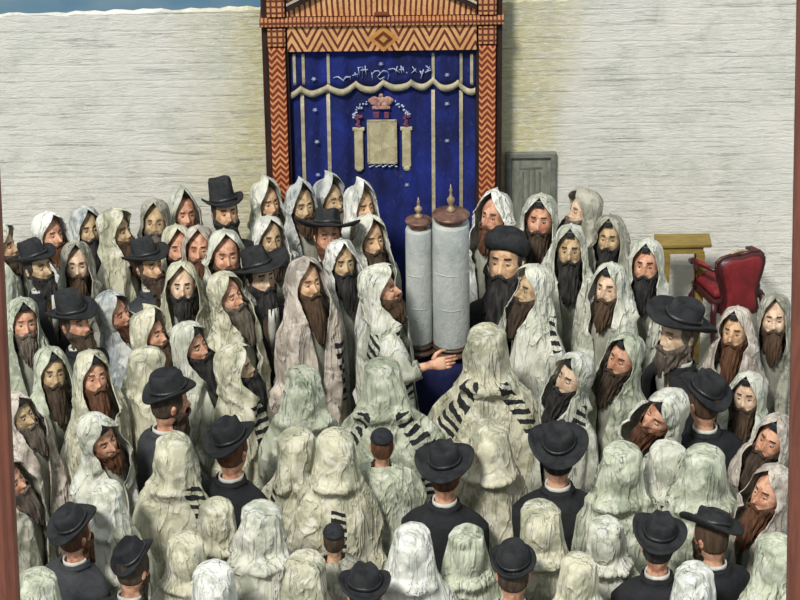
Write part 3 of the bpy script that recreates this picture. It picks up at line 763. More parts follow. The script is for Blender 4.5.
def make_beard(h, hs, pr, L, hair, par, seed, wide=1.0, fork=0):
    """moustache-and-jaw beard that hangs from ear to ear"""
    r = np.random.RandomState(seed + 11)
    nph, nb = 64, 20
    ph = np.linspace(-1, 1, nph) * 1.72
    B = np.linspace(0, 1, nb)
    ztop = np.interp(np.abs(ph), [0, .22, .42, .8, 1.3, 1.72], [-.047, -.052, -.064, -.052, -.025, .01])
    Ln = (L * np.cos(np.clip(ph / 1.15, -PI / 2, PI / 2)) ** 1.1 + .012)
    if fork: Ln *= 1 - .28 * ga(ph, .18)
    ph1, ph2, ph3 = r.uniform(0, 6, 3)
    V = []
    for b in B:
        for j, p in enumerate(ph):
            zt = ztop[j]; zb = -.112 - Ln[j]
            if b < .86:
                q = b / .86; z = zt + (zb - zt) * (q ** .95)
                hx, hy = head_R(np.array(p), max(z, -.105))
                puff = .006 + .026 * math.sin(min(1, q * 2.2) * PI / 2)
                tip = sstep(-.09, -.115 - L, z) if False else float(np.clip((-.09 - z) / (.03 + L), 0, 1)) ** 1.7
                tx = math.sin(p) * .032 * wide; ty = -.075 - .015 * (1 - abs(p) / 1.8)
                x = (hx * (1 + puff * 9 * wide * .6)) * (1 - tip) + tx * tip * 1.2
                y = (hy - puff * max(0, math.cos(p)) * 1.1 - (0.012 if z < -.05 and z > -.07 else .0)) * (1 - tip * .9) + (ty) * tip * .9
            else:
                q = (b - .86) / .14; z = zb + (-.118 - zb) * q ** 1.5
                k_ = 1 - q; x = math.sin(p) * (.036 * wide * k_ + .04 * q); y = -.075 * k_ - .045 * q + .012
                if abs(p) > 1.2: y = max(y, -.02)
            amp = .0055 * min(1, b * 3) * (1 + 1.2 * b)
            wv = math.sin(p * 17 + ph1 + 3 * b) * .5 + math.sin(p * 31 + ph2 - 4 * b) * .35 + math.sin(p * 9 + 14 * b + ph3) * .4
            x += math.sin(p) * amp * wv; y -= math.cos(p) * amp * wv; z += amp * .8 * math.sin(p * 23 + ph3) * b
            V.append((x * hs, y * hs, h + z * hs))
    Fc = grid_faces(nb, nph, False, flip=True)
    P = np.array(V)
    w_ = np.clip(1 - .45 * sstep(h - .12 * hs, h - (.14 + L) * hs, P[:, 2]) if False else 1 - .45 * np.clip((h - .12 * hs - P[:, 2]) / (L * hs + .02), 0, 1), 0, 1)
    P = pose(P, h, hs, pr, w_)
    m = MB(); m.add(P, Fc)
    # moustache
    mo = []
    for s in (-1, 1):
        pts = np.array([(0, -.112, -.052), (s * .012, -.113, -.055), (s * .026, -.106, -.064), (s * .038, -.094, -.080)]) * hs + np.array([0, 0, h])
        pts = pose(pts, h, hs, pr, np.ones(4)); m.tube(pts, [.008 * hs, .010 * hs, .009 * hs, .004 * hs], 8)
    return m.build('beard', hair, par, True)

def profile(rows, z):
    rows = np.array(rows); return [np.interp(-z, -rows[:, 0], rows[:, k]) for k in range(1, rows.shape[1])]

def make_shawl(h, hs, pr, mat, par, seed, back=False, wide=1.0, peak=.0, crisp=1.0, opn=1.0, hemz=.16, fwd=0.0, name='prayer_shawl', hood=True, lift=None):
    r = np.random.RandomState(seed)
    S = hs
    # z, half width, front depth, back depth, centre y, half opening (deg)
    top = .158
    rows = [(top, .0, .0, .0, -.015, 0), (top - .006, .030, .035, .045, -.015, 0), (.138, .062, .085, .082, -.012, 0), (.118, .078, .112, .100, -.005, 16), (.09, .090, .124, .113, 0, 31),
            (.05, .097, .122, .122, 0, 46), (.0, .102, .120, .122, .005, 54), (-.05, .107, .122, .120, .012, 53), (-.10, .120, .128, .122, .02, 42),
            (-.15, .142, .132, .130, .028, 34), (-.20, .172, .140, .138, .032, 26), (-.25, .200, .148, .146, .034, 19), (-.31, .222, .156, .150, .034, 14), (-.42, .236, .166, .155, .03, 9), (-.70, .240, .175, .160, .02, 5), (-1.45, .255, .20, .19, .01, 4)]
    if back: rows[1:4] = [(top - .008, .055, .055, .06, -.01, 0), (.138, .080, .092, .088, -.005, 0), (.118, .092, .110, .104, 0, 10)]
    if back: rows[6:12] = [(.0, .106, .120, .122, .005, 40), (-.05, .114, .122, .122, .012, 40), (-.10, .128, .128, .126, .02, 36), (-.15, .150, .132, .134, .028, 30), (-.20, .182, .140, .142, .032, 24), (-.25, .210, .148, .148, .034, 18)]
    if not hood:
        rows = [(-.135, .070, .070, .078, .02, 38), (-.16, .085, .085, .09, .025, 38)] + rows[10:]
    nz, nth = 104, 116
    zbot = (hemz - h) / S
    z0 = rows[0][0]
    zz_ = np.concatenate([z0 - (z0 + .2) * np.linspace(0, 1, 44) ** 1.25, np.linspace(-.2, zbot, nz - 43)[1:]]) if hood else np.linspace(z0, zbot, nz)
    u = np.linspace(-1, 1, nth)       # 0 = back
    Rw = np.array(rows)
    V = np.zeros((nz, nth, 3)); UV = np.zeros((nz, nth, 2))
    phs = r.uniform(0, 6.28, 12)
    creases = [(r.uniform(-1, 1) * PI, r.uniform(-.8, -.05) if q % 4 else r.uniform(-.05, .10), r.uniform(-.75, .75) if q % 5 else r.uniform(-1.5, 1.5), r.uniform(.10, .32), r.uniform(.014, .032) * r.choice([1, -1]) * (.6 + .4 * crisp), r.uniform(.018, .045)) for q in range(22)]
    if back: creases = [(r.uniform(-1, 1) * 2.2, r.uniform(-.85, -.05), r.uniform(-.45, .45), r.uniform(.16, .45), r.uniform(.012, .034) * r.choice([1, -1]), r.uniform(.014, .05)) for q in range(18)]
    for i, z in enumerate(zz_):
        a, f, b, c, o = [np.interp(-z, -Rw[:, 0], Rw[:, k]) for k in range(1, 6)]
        o = math.radians(o * (1 + (opn - 1) * float(np.clip((z + .24) / .1, 0, 1)) * (1 if opn > 1.3 or True else 1)))
        if back and z < -.1: o *= .6
        wv = 1.0 + (wide - 1) * sstep(-.1, -.3, z) if False else 1.0 + (wide - 1) * float(np.clip((-.12 - z) / .2, 0, 1))
        th = PI + u * (PI - o)             # from front-right, round the back, to front-left
        fold = .0035 + .015 * float(np.clip((-.05 - z) / .25, 0, 1)) +   .028 * float(np.clip((-.3 - z) / .9, 0, 1))
        k1 = np.sin(6 * th + phs[0] + 1.2 * z * 3) ; k2 = np.sin(11 * th + phs[1] - 2.5 * z); k3 = np.sin(3 * th + phs[2] + 4 * z)
        rid = (1 - 2 * np.abs(np.sin(4.5 * th + phs[3] + 3.5 * z))) * .8
        d = fold * (.45 * k1 + .3 * k2 + .5 * k3 + .7 * rid)
        x = -np.sin(th) * (a * wv) ; cy = -np.cos(th)
        y = cy * np.where(cy < 0, f, b) * (1 + (wv - 1) * .6) + c
        if back: d = d + .013 * float(1) * sstep(-.012, .012, z - (-.175 + .035 * np.sin(2 * th + phs[6]) + .015 * np.sin(5 * th + phs[7])))
        d = d * float(np.clip((top - z) / .03, 0, 1))
        for (ct, cz_, ca, cl, am, cw) in creases:
            du = (((th - PI - ct) + PI) % (2 * PI) - PI) * max(a, .05) * wv; dz_ = z - cz_
            al = du * math.sin(ca) + dz_ * math.cos(ca); ac = du * math.cos(ca) - dz_ * math.sin(ca)
            d = d + am * np.exp(-np.abs(ac) / cw) * np.exp(-(al / cl) ** 2) * float(np.clip((.10 - z) / .12, 0, 1)) * (1 + .3 * np.sign(ac))
        # normals approx radial
        x = x - np.sin(th) * d; y = y + cy * d
        # fabric edge turned a little outward and forward
        ed = np.clip((np.abs(u) - .86) / .14, 0, 1) * float(np.clip((.135 - z) / .04, 0, 1))
        if z > -.2: y = y - ed * (.016 + fwd)
        zr = np.full(nth, z)
        zr = zr + peak * ga(np.abs(th - PI) - PI, 1.1) * ga(z - top, .07)   # pointed above the forehead
        zr = zr - .012 * np.sin(2 * th + phs[5]) * float(np.clip(-z, 0, 1))
        V[i, :, 0] = x * S; V[i, :, 1] = y * S; V[i, :, 2] = h + zr * S
        UV[i, :, 0] = u; UV[i, :, 1] = -z + top
    # knife-cut facets
    P = V.reshape(-1, 3)
    def facet(Z0, Z1, n, tilt, cut, cy):
        nonlocal P
        wz = (sstep(Z0 - .06, Z0 + .02, P[:, 2]) * (1 - sstep(Z1 - .02, Z1 + .06, P[:, 2])))
        for k in range(n):
            a = r.uniform(0, 2 * PI) if not back else r.uniform(-1.2, 1.2) + PI / 2
            if hood and abs(((a + PI / 2 + PI) % (2 * PI)) - PI) < .9 and not back: a += PI
            nrm = np.array([math.cos(a) * math.cos(tilt * r.uniform(-.4, 1)), math.sin(a), r.uniform(-.3, 1) * tilt]); nrm /= np.linalg.norm(nrm)
            c = np.array([0, cy, (Z0 + Z1) / 2 + r.uniform(-.3, .3) * (Z1 - Z0)])
            s_ = (P - c) @ nrm
            sup = np.percentile(s_[wz > .5], 98) if (wz > .5).any() else 1
            ex = np.maximum(0, s_ - sup * (1 - cut * r.uniform(.5, 1.2)))
            P -= (ex * wz * .85)[:, None] * nrm[None]
    if hood: facet(h - .08 * S, h + .2 * S, 7 if back else 3, .5, (.20 if back else .13) * crisp, .01)
    facet(h - .62 * S, h - .18 * S, 10 if back else 9, .55, (.17 if back else .12) * crisp, .03)
    if hood:
        # the cloth rests on the head and never sinks into it
        zl = (P[:, 2] - h) / S; tt = np.arctan2(P[:, 0], -P[:, 1]); hx, hy = head_R(tt, np.clip(zl, -.10, .118))
        need = np.hypot(hx, hy) * S * 1.10 + .010; have = np.hypot(P[:, 0], P[:, 1]); on = (zl < .118) & (zl > -.23)
        kf = np.where(on & (have < need), need / np.maximum(have, 1e-4), 1); P[:, 0] *= kf; P[:, 1] *= kf
        P[:, 2] = np.where((have < .06 * S) & (zl > .05), np.maximum(P[:, 2], h + .143 * S), P[:, 2])
    P = pose(P, h, hs, pr)
    if lift is not None: P = lift(P, UV.reshape(-1, 2))
    Fc = grid_faces(nz, nth, False, flip=True)
    o = link_mesh(name, P, Fc, mat, par, True, uv=UV.reshape(-1, 2))
    bm = bmesh.new(); bm.from_mesh(o.data)
    lim = h + .121 * S if hood else 99
    vs = [q for q in bm.verts if q.index < nth * 14]
    bmesh.ops.remove_doubles(bm, verts=vs, dist=.0004)
    bm.to_mesh(o.data); bm.free()
    md = o.modifiers.new('cloth_thickness', 'SOLIDIFY'); md.thickness = .006; md.offset = -1
    return o

def make_tefillin(h, hs, pr, par, dz=0):
    m = MB(); s = .020 * hs
    c = np.array([0, -.092 * hs, h + (.098 + dz) * hs])
    m.box(-s * 1.25, s * 1.25, c[1] - .012, c[1] + .03, c[2] - s * .3, c[2] + s * .1, 0, .003)
    m.box(-s, s, c[1] - .010 - s * .4, c[1] - .010 + s * 1.3, c[2], c[2] + s * 1.7, 0, .004)
    P = pose(np.array(m.v), h, hs, pr, np.ones(len(m.v))); m.v = [tuple(p) for p in P]
    return m.build('tefillin_box', M['tef'], par)

def make_hat(h, hs, pr, par, seed, br=.19, ch=.115, tilt=(0, 0), dz=.0, style='fedora', mat=None):
    r = np.random.RandomState(seed + 5); n = 48
    z0 = .072 + dz
    m = MB()
    # brim: one closed loft, rising at the sides
    rings = []
    def ring(rad, z, up=0.0, el=1.17):
        a = np.arange(n) * 2 * PI / n
        x = np.cos(a) * rad; y = np.sin(a) * rad * el
        zc = z + up * (np.cos(a) ** 2) * (rad / br) ** 2 - .35 * up * (np.sin(a) ** 2) * (rad / br) ** 2 + .003 * np.sin(a * 3 + seed)
        return np.stack([x, y, zc], 1)
    cr = .083
    if style == 'fedora':
        prof = [(cr - .006, z0 - .012, 0), (br * .8, z0 - .010, .024), (br * .97, z0 - .004, .034), (br, z0 + .004, .038), (br * .985, z0 + .011, .038), (br * .8, z0 + .0, .026), (cr + .012, z0 + .004, .004), (cr + .003, z0 + .014, 0)]
        prof += [(cr, z0 + .03, 0), (cr * .98, z0 + ch * .55, 0), (cr * .95, z0 + ch * .85, 0), (cr * .86, z0 + ch * .99, 0), (cr * .68, z0 + ch * 1.0, 0), (cr * .4, z0 + ch * .90, 0), (cr * .08, z0 + ch * .84, 0)]
        V = np.concatenate([ring(*q) for q in prof])
        # front pinch and lengthwise crease
        top = V[:, 2] > z0 + ch * .35
        fx = ga(V[:, 0], .022) * np.clip(-V[:, 1] / .09, 0, 1) * top
        V[:, 2] -= ch * .16 * fx
        sd = ga(np.abs(V[:, 0]) - .07, .03) * ga(V[:, 1] + .055, .045) * top
        V[:, 0] -= np.sign(V[:, 0]) * .020 * sd
        V[:, 2] += .003 * ga(np.abs(V[:, 0]) - .045, .02) * (V[:, 2] > z0 + ch * .8)
    elif style == 'fur':
        prof = [(.084, z0 - .018, 0), (.100, z0 - .020, 0), (.112, z0 - .012, 0), (.118, z0 + .010, 0), (.117, z0 + .046, 0), (.112, z0 + .064, 0), (.103, z0 + .066, 0), (.097, z0 + .060, 0), (.092, z0 + .080, 0), (.075, z0 + .100, 0), (.04, z0 + .108, 0), (.005, z0 + .110, 0)]
        V = np.concatenate([ring(q[0] * .9, q[1], 0, 1.1) for q in prof])
        nrm = V / (np.linalg.norm(V - [0, 0, z0], axis=1)[:, None] + 1e-6)
        V += nrm * r.uniform(-.003, .004, (len(V), 1)) * (V[:, 2] < z0 + .06)[:, None]
    else:   # round bowler seen from above
        prof = [(cr - .006, z0 - .012, 0), (br * .8, z0 - .004, .01), (br, z0 + .012, .012), (br * .98, z0 + .022, .012), (br * .8, z0 + .008, .01), (cr + .004, z0 + .008, 0), (cr + .002, z0 + .03, 0), (cr * .96, z0 + ch * .6, 0), (cr * .8, z0 + ch * .88, 0), (cr * .5, z0 + ch, 0), (cr * .1, z0 + ch * 1.03, 0)]
        V = np.concatenate([ring(*q) for q in prof])
    Fc = grid_faces(len(prof), n, True); Fc.append(tuple(range(n))[::-1]); Fc.append(tuple((len(prof) - 1) * n + k for k in range(n)))
    Rt = np.array(Matrix.Rotation(tilt[1], 3, 'Y') @ Matrix.Rotation(-tilt[0], 3, 'X'))
    def place(V):
        V = (V - [0, 0, z0]) @ Rt.T + [0, .004, z0]
        V = V * hs + [0, 0, h]
        return pose(V, h, hs, pr, np.ones(len(V)))
    m.add(place(V), Fc); hat = m.build('hat', mat or M['hat'], par, True)
    if style != 'fur':
        mb_ = MB(); V = np.concatenate([ring(cr + q, z0 + z) for q, z in ((.0, .010), (.0045, .011), (.0045, .034), (.0, .035))])
        Fc = grid_faces(4, n, True); mb_.add(place(V), Fc)
        bow = MB(); mb_.box(cr + .002, cr + .012, -.018, .018, z0 + .012, z0 + .034) if False else None
        mb_.build('hat_band', M['hatband'], hat, True)
    return hat

def make_hair(h, hs, pr, hair, par, long=.0):
    """short hair round the back and sides"""
    n, nb = 48, 16; V = []
    ph = np.linspace(-2.05, 2.05, n)   # 0 = back
    for i in range(nb):
        q = i / (nb - 1)
        for p in ph:
            zb = -.065 - long + .075 * (abs(p) / 2.05) ** 4
            z = .10 + (zb - .10) * q
            x, y = head_R(np.array(PI + p), z)
            k_ = 1.07 + .02 * math.sin(p * 21 + q * 6); k_ = k_ - .05 * (q > .97)
            V.append((-x * k_ * hs, y * k_ * hs, h + z * hs))
    P = pose(np.array(V), h, hs, pr, np.ones(len(V)))
    o = link_mesh('hair', P, grid_faces(nb, n, False, flip=False), hair, par)
    md = o.modifiers.new('hair_thickness', 'SOLIDIFY'); md.thickness = .006; md.offset = -1
    return o

def make_kippah(h, hs, pr, par, col_=None):
    m = MB(); n = 32; V = []; Rr = [(.0, .143), (.03, .141), (.055, .132), (.074, .116), (.086, .092), (.090, .078), (.085, .076), (.0, .125)]
    for r_, z in Rr: V += [(r_ * .95 * math.cos(2 * PI * k / n), r_ * 1.15 * math.sin(2 * PI * k / n) + .018, z) for k in range(n)]
    P = pose(np.array(V) * hs + [0, 0, h], h, hs, pr, np.ones(len(V)))
    m.add(P, grid_faces(len(Rr), n, True, flip=True)); return m.build('skullcap', M['kip'], par, True)

def make_coat(h, hs, pr, mat, par, seed, wide=1.0, hemz=.35, sleeves=True):
    r = np.random.RandomState(seed + 3); ph_ = r.uniform(0, 6, 6)
    rows = [(-.150, .074, .066, .084, .018, 24), (-.185, .080, .078, .090, .022, 24), (-.20, .084, .084, .092, .024, 24), (-.215, .135, .098, .105, .028, 22), (-.245, .19, .112, .118, .03, 19), (-.29, .230, .122, .126, .03, 16), (-.36, .232, .135, .134, .03, 10), (-.50, .222, .142, .134, .025, 3), (-.70, .205, .140, .130, .015, 1), (-.85, .215, .15, .14, .01, 1), (-1.5, .26, .19, .19, .01, 2)]
    Rw = np.array(rows); nz, nth = 56, 72
    zz_ = np.concatenate([np.linspace(-.150, -.36, 22), np.linspace(-.36, (hemz - h) / hs, nz - 21)[1:]])
    u = np.linspace(-1, 1, nth); V = []
    for z in zz_:
        a, f, b, c, o = [np.interp(-z, -Rw[:, 0], Rw[:, k]) for k in range(1, 6)]
        o = math.radians(o); th = PI + u * (PI - o)
        wv = 1 + (wide - 1) * float(np.clip((-.18 - z) / .1, 0, 1))
        fo = .003 + .012 * float(np.clip((-.3 - z) / .5, 0, 1))
        d = fo * (np.sin(5 * th + ph_[0] + 4 * z) * .5 + np.sin(9 * th + ph_[1] - 3 * z) * .4 + .5 * np.sin(2 * th + 9 * z + ph_[2]))
        cy = -np.cos(th); x = -np.sin(th) * (a * wv + d); y = cy * (np.where(cy < 0, f, b) + d) + c
        V.append(np.stack([x, y, np.full(nth, z)], 1))
    P = np.concatenate(V) * hs + [0, 0, h]
    P = pose(P, h, hs, pr)
    o = link_mesh('coat', P, grid_faces(nz, nth, False, flip=True), mat, par)
    md = o.modifiers.new('cloth_thickness', 'SOLIDIFY'); md.thickness = .008; md.offset = -1
    # lapel collar
    m = MB(); pts = []
    for k in range(17):
        a = math.radians(-150 + k * 300 / 16); pts.append((.078 * math.sin(a) * hs * 1.05, (.088 * math.cos(a) + .02) * hs, h - (.172 + .05 * max(0, -math.cos(a)) ** 1) * hs))
    P = pose(np.array(pts), h, hs, pr); m.tube(P, [.011] * 17, 8, flat=1.6); m.build('coat_collar', mat, o, True)
    if sleeves:
        for s in (-1, 1):
            m = MB()
            P = np.array([(s * .185 * wide, .03, h - .275 * hs), (s * .225 * wide, .03, h - .33 * hs), (s * .235 * wide, .02, h - .42 * hs), (s * .225 * wide, -.01, h - .56 * hs), (s * .20 * wide, -.10, h - .64 * hs), (s * .15 * wide, -.19, h - .60 * hs)])
            m.tube(P, [.045, .060, .060, .055, .052, .045], 14); m.build('sleeve', mat, par, True)
    return o

def make_shirt(h, hs, pr, par, front=True):
    m = MB(); n = 32; V = []
    for (r_, dz, ry) in ((.058, -.15, 1.1), (.064, -.134, 1.1), (.067, -.15, 1.1), (.066, -.178, 1.1), (.062, -.2, 1.1)):
        V += [(r_ * math.cos(2 * PI * k / n) * hs, (r_ * ry * math.sin(2 * PI * k / n) + .02) * hs, h + dz * hs) for k in range(n)]
    P = pose(np.array(V), h, hs, pr); m.add(P, grid_faces(5, n, True))
    if front:
        zq = [(-.17, .045), (-.24, .05), (-.32, .04), (-.42, .02)]
        V = []
        for z, w_ in zq: V += [(-w_, -.128 + (z + .30) * -.10, h + z * hs), (0, -.138 + (z + .3) * -.10, h + z * hs), (w_, -.128 + (z + .3) * -.10, h + z * hs), (0, -.08, h + z * hs)]
        m.add(pose(np.array(V), h, hs, pr), grid_faces(4, 4, True) + [(0, 1, 2, 3), (15, 14, 13, 12)])
    return m.build('shirt', M['shirt'], par, True)

def make_robe(h, hs, pr, mat, par):
    rows = [(.165, .052, .050, .066, .012), (.18, .060, .056, .074, .015), (.2, .075, .066, .082, .02), (.235, .125, .078, .098, .025), (.262, .165, .095, .103, .03), (.31, .185, .112, .112, .03), (.46, .180, .130, .12, .02), (.7, .18, .128, .12, .01), (1.0, .19, .14, .13, .01), (1.2, .2, .15, .14, .01)]
    n = 48; th = np.arange(n) * 2 * PI / n; V = []
    for (dz, a, f, b, c) in rows:
        z = max(.12, h - dz * hs) if dz < 1.2 else .12
        V.append(np.stack([np.sin(th) * a, -np.cos(th) * np.where(np.cos(th) > 0, f, b) * 1.08 + c + .004 * np.sin(7 * th) * (dz > .3), np.full(n, z)], 1))
    P = pose(np.concatenate(V), h, hs, pr)
    o = link_mesh('robe', P, grid_faces(len(rows), n, True, flip=True), mat, par)
    md = o.modifiers.new('cloth_thickness', 'SOLIDIFY'); md.thickness = .005; md.offset = 1
    return o
M['robe'] = mat_paint('grey_green_robe_cloth', (.36, .36, .30), (.17, .17, .14), .8, 7, .7, (1, 1, .5))

# ---------------------------------------------------------------- the crowd
stripe_cache = {}
def shawl_mat(tint, stripes):
    if not stripes: return CM[tint]
    k_ = (tint, tuple(stripes))
    if k_ not in stripe_cache: stripe_cache[k_] = cloth_mat('striped_prayer_shawl', *CL[tint], stripes=stripes)
    return stripe_cache[k_]
# stripe columns: (u at the top, drift with length, half width, from, to, bars per metre, slant)
BK = lambda w_=.06, a=.26, dr=.10, v0=.27, v1=.95, fr=20, sl=3.0: ((a, dr, w_, v0, v1, fr, sl), (-a, -dr, w_, v0, v1, fr, -sl))
SL = lambda a=-.5, dr=.0, w_=.06, v0=.34, v1=.62, fr=17, sl=1.5: ((a, dr, w_, v0, v1, fr, sl),)
PEOPLE = []
def P_(*a, **k): PEOPLE.append((a, k))
# (u, v) pixel of the eye line, kind, yaw (0 = towards the viewer, + = towards the ark from the left side), label, looks
# ---- left half, back rows
P_(13, 248, 'F', 75, 'worshipper in white shawl in the far left corner, face turned away behind the hatted man', tint='w', beard='d', L=.10, tef=1)
P_(42, 270, 'H', 48, 'black-hatted man with bushy black beard, the hat nearest the left frame rail in the back', beard='b', L=.13, br=0.145, skin=2, hat=(4, 0))
P_(58, 237, 'F', 45, 'worshipper with pink face and reddish beard under a bright white hood, back row at left', tint='W', beard='r', L=.16, skin=1)
P_(92, 232, 'F', 30, 'worshipper with long black beard under a bluish grey hood, back row at left', tint='u', beard='b', L=.20, skin=2)
P_(78, 268, 'F', 8, 'pale-faced worshipper with narrow brown beard in a taupe shawl, near the small-hatted man', tint='t', beard='n', L=.19, skin=3, peak=.02)
P_(127, 233, 'F', 62, 'worshipper in a broad cream shawl, seen side-on left of the flat black hat', tint='c', beard='n', L=.24, skin=2, wide=1.0, fwd=.01)
P_(155, 225, 'F', 2, 'dim-faced worshipper with greyish beard and taupe hood directly above the flat black hat', tint='t', beard='g', L=.16, skin=2)
P_(188, 217, 'F', 22, 'ginger-bearded worshipper with a pointed white hood, back row left of the tall hat', tint='w', beard='r', L=.16, skin=1, peak=.05)
P_(153, 269, 'H', 42, 'man in flat black hat with white collar and dark beard, third row at left', beard='d', L=.12, br=0.155, skin=0, mat='coatg')
P_(180, 251, 'F', 14, 'worshipper with brown beard, first of two close-set heads below the ginger-bearded one', tint='c', beard='n', L=.16, skin=1)
P_(199, 252, 'F', 0, 'worshipper with red-brown beard, second of two close-set heads below the ginger-bearded one', tint='p', beard='r', L=.16, skin=1)
P_(183, 289, 'F', 5, 'balding worshipper with wide black beard and open cream hood in the fourth row at left', tint='c', beard='b', L=.14, skin=3, opn=1.15, s=1.28)
P_(227, 216, 'H', 22, 'black-bearded man in a tall-crowned black hat, back row left of the ark', beard='b', L=.13, br=0.14, ch=.16, skin=0, s=1.3)
P_(273, 206, 'F', 34, 'brown-bearded worshipper under a tall pointed white hood before the ark\'s first pillar', tint='w', beard='n', L=.20, skin=0, peak=.05)
P_(306, 209, 'F', 22, 'worshipper with short brown beard and peaked grey-white hood, leftmost before the blue curtain', tint='u', beard='n', L=.10, skin=2, peak=.05)
P_(338, 203, 'F', 42, 'worshipper with grey beard under a peaked bluish white hood before the blue curtain', tint='u', beard='g', L=.13, skin=2, peak=.06)
P_(368, 210, 'F', 36, 'worshipper with thin dark beard and peaked white hood, nearest the curtain columns', tint='W', beard='d', L=.10, skin=0, peak=.06)
P_(274, 242, 'F', 22, 'olive-faced worshipper with bushy dark beard under a white hood, left of the broad-brimmed hat', tint='W', beard='d', L=.17, skin=2, opn=1.1)
P_(329, 240, 'H', 8, 'ruddy man in wide-brimmed black hat before the blue curtain', beard='r', L=.08, br=.215, ch=.11, skin=1, s=1.3, hat=(10, 6))
P_(376, 243, 'F', 30, 'tall worshipper with long square brown beard and draped white hood beside the torah scroll', tint='w', beard='d', L=.22, skin=0, s=1.38, bw=1.5)
P_(228, 259, 'F', 12, 'worshipper with frowning ruddy face and short beard, directly below the tall hat', tint='w', beard='n', L=.10, skin=1, s=1.38, opn=1.15)
P_(264, 281, 'H', 30, 'grave man in broad black hat with dark beard, in the middle of the left crowd', beard='b', L=.15, br=.195, skin=3, s=1.35, hat=(4, -8))
P_(346, 266, 'F', 18, 'worshipper with long black beard and smooth white hood, left of the tall brown-bearded one', tint='W', beard='b', L=.24, skin=2, s=1.25)
P_(313, 286, 'F', 32, 'worshipper with long brown beard and wide cream hood, striped at the chest', tint='p', beard='n', L=.28, skin=0, s=1.35, opn=1.1, stripes=SL(.86, -.1, .07, .50, .95, 15, 0))
P_(393, 291, 'R', 82, 'reader in white shawl with striped edges leaning to the torah scroll, his hand held out', tint='w', beard='n', L=.12, skin=1, s=1.35, opn=1.2, stripes=((-.52, .05, .07, .36, 1.0, 16, 8), (-.93, 0, .07, .34, .85, 19, 1)), tef=1)
P_(240, 296, 'F', 50, 'worshipper with flushed slanting face under a plain white hood, below the frowning man', tint='c', beard='g', L=.26, skin=1, s=1.3, roll=-12)
# ---- left half, middle rows
P_(27, 326, 'F', 18, 'grey-bearded worshipper in a greenish white shawl, topmost face beside the left frame rail', tint='v', beard='g', L=.14, skin=1, tef=1, s=1.3)
P_(80, 326, 'H', 48, 'man in black hat and long black coat with a long beard, fifth row at left', beard='d', L=.19, br=0.155, ch=.135, skin=1, s=1.3, hat=(-6, 0))
P_(128, 313, 'F', 58, 'thin-faced worshipper in a wide greyish shawl, right of the long-coated man', tint='u', beard='r', L=.17, skin=1, roll=-14, wide=1.15)
P_(56, 376, 'F', 22, 'worshipper with long grey-black beard and tefillin, below the long-coated man at left', tint='v', beard='d', L=.22, skin=2, tef=1, s=1.3)
P_(98, 380, 'F', 26, 'worshipper with long curling brown beard and cream shawl, left of the dented hat', tint='c', beard='r', L=.26, skin=1, tef=1, s=1.32, bw=1.3)
P_(161, 336, 'F', 60, 'worshipper in a peaked cream shawl with dark beard and tefillin, above the dented hat', tint='c', beard='n', L=.20, skin=1, tef=1, peak=.05, wide=1.3, s=1.25)
P_(33, 415, 'F', 50, 'lean worshipper with drooping dark beard in a pinkish shawl by the left frame rail', tint='p', beard='g', L=.20, skin=2, tef=1, roll=-14, s=1.2)
P_(168, 403, 'H', 118, 'man with dented black hat and charcoal coat seen from behind, his brown beard in profile', beard='d', L=.20, br=0.135, ch=.13, skin=1, s=1.4, hat=(12, 6), mat='coatg', pitch=-4, wide=.95)
P_(111, 434, 'F', 42, 'worshipper bowing his ruddy face under a white hood, left of the charcoal coat', tint='w', beard='r', L=.12, skin=1, tef=1, s=1.35, roll=-20, pitch=0)
P_(205, 346, 'F', 55, 'worshipper in bright white shawl with long narrow black beard and tefillin', tint='w', beard='b', L=.28, skin=1, tef=1, s=1.3, roll=-12, wide=1.1)
P_(250, 366, 'F', 82, 'worshipper facing the scroll, white shawl striped along its front edge, long dark beard', tint='c', beard='b', L=.26, skin=3, tef=1, s=1.25, roll=-10, stripes=SL(-.92, 0, .08, .34, 1.2, 17, 0), wide=1.1)
P_(303, 396, 'B', 178, 'worshipper from behind in a plain pale green shawl, left of the boldly striped back', tint='v', s=1.35, wide=1.05)
P_(383, 387, 'B', 180, 'worshipper from behind in a white shawl with bold stripes either side, just above the skullcap', tint='v', s=1.35, wide=1.25, stripes=BK(.085, .24, .16, .27, .85, 19, 3.0))
P_(382, 446, 'K', 180, 'man in a black skullcap from behind, his neck bare above a green shawl', tint='v', s=1.0, beard='r', wide=1.35, skin=1)
P_(232, 450, 'H', 152, 'man in black hat with pinched crown and black coat from behind, left centre', beard='r', L=.10, br=0.145, ch=.125, skin=1, s=1.35, hat=(10, 16), pitch=0)
P_(297, 458, 'B', 178, 'worshipper from behind in a cream shawl with two slanting rows of stripes down the back', tint='c', s=1.35, wide=1.1, stripes=((-.34, .24, .05, .27, 1.05, 20, 4), (.34, -.1, .035, .27, .8, 20, 4)))
P_(336, 458, 'B', 184, 'worshipper from behind in a crumpled cream shawl, left of the black skullcap', tint='c', s=1.3, wide=1.0, stripes=((-.02, .05, .05, .40, .85, 19, 2),))
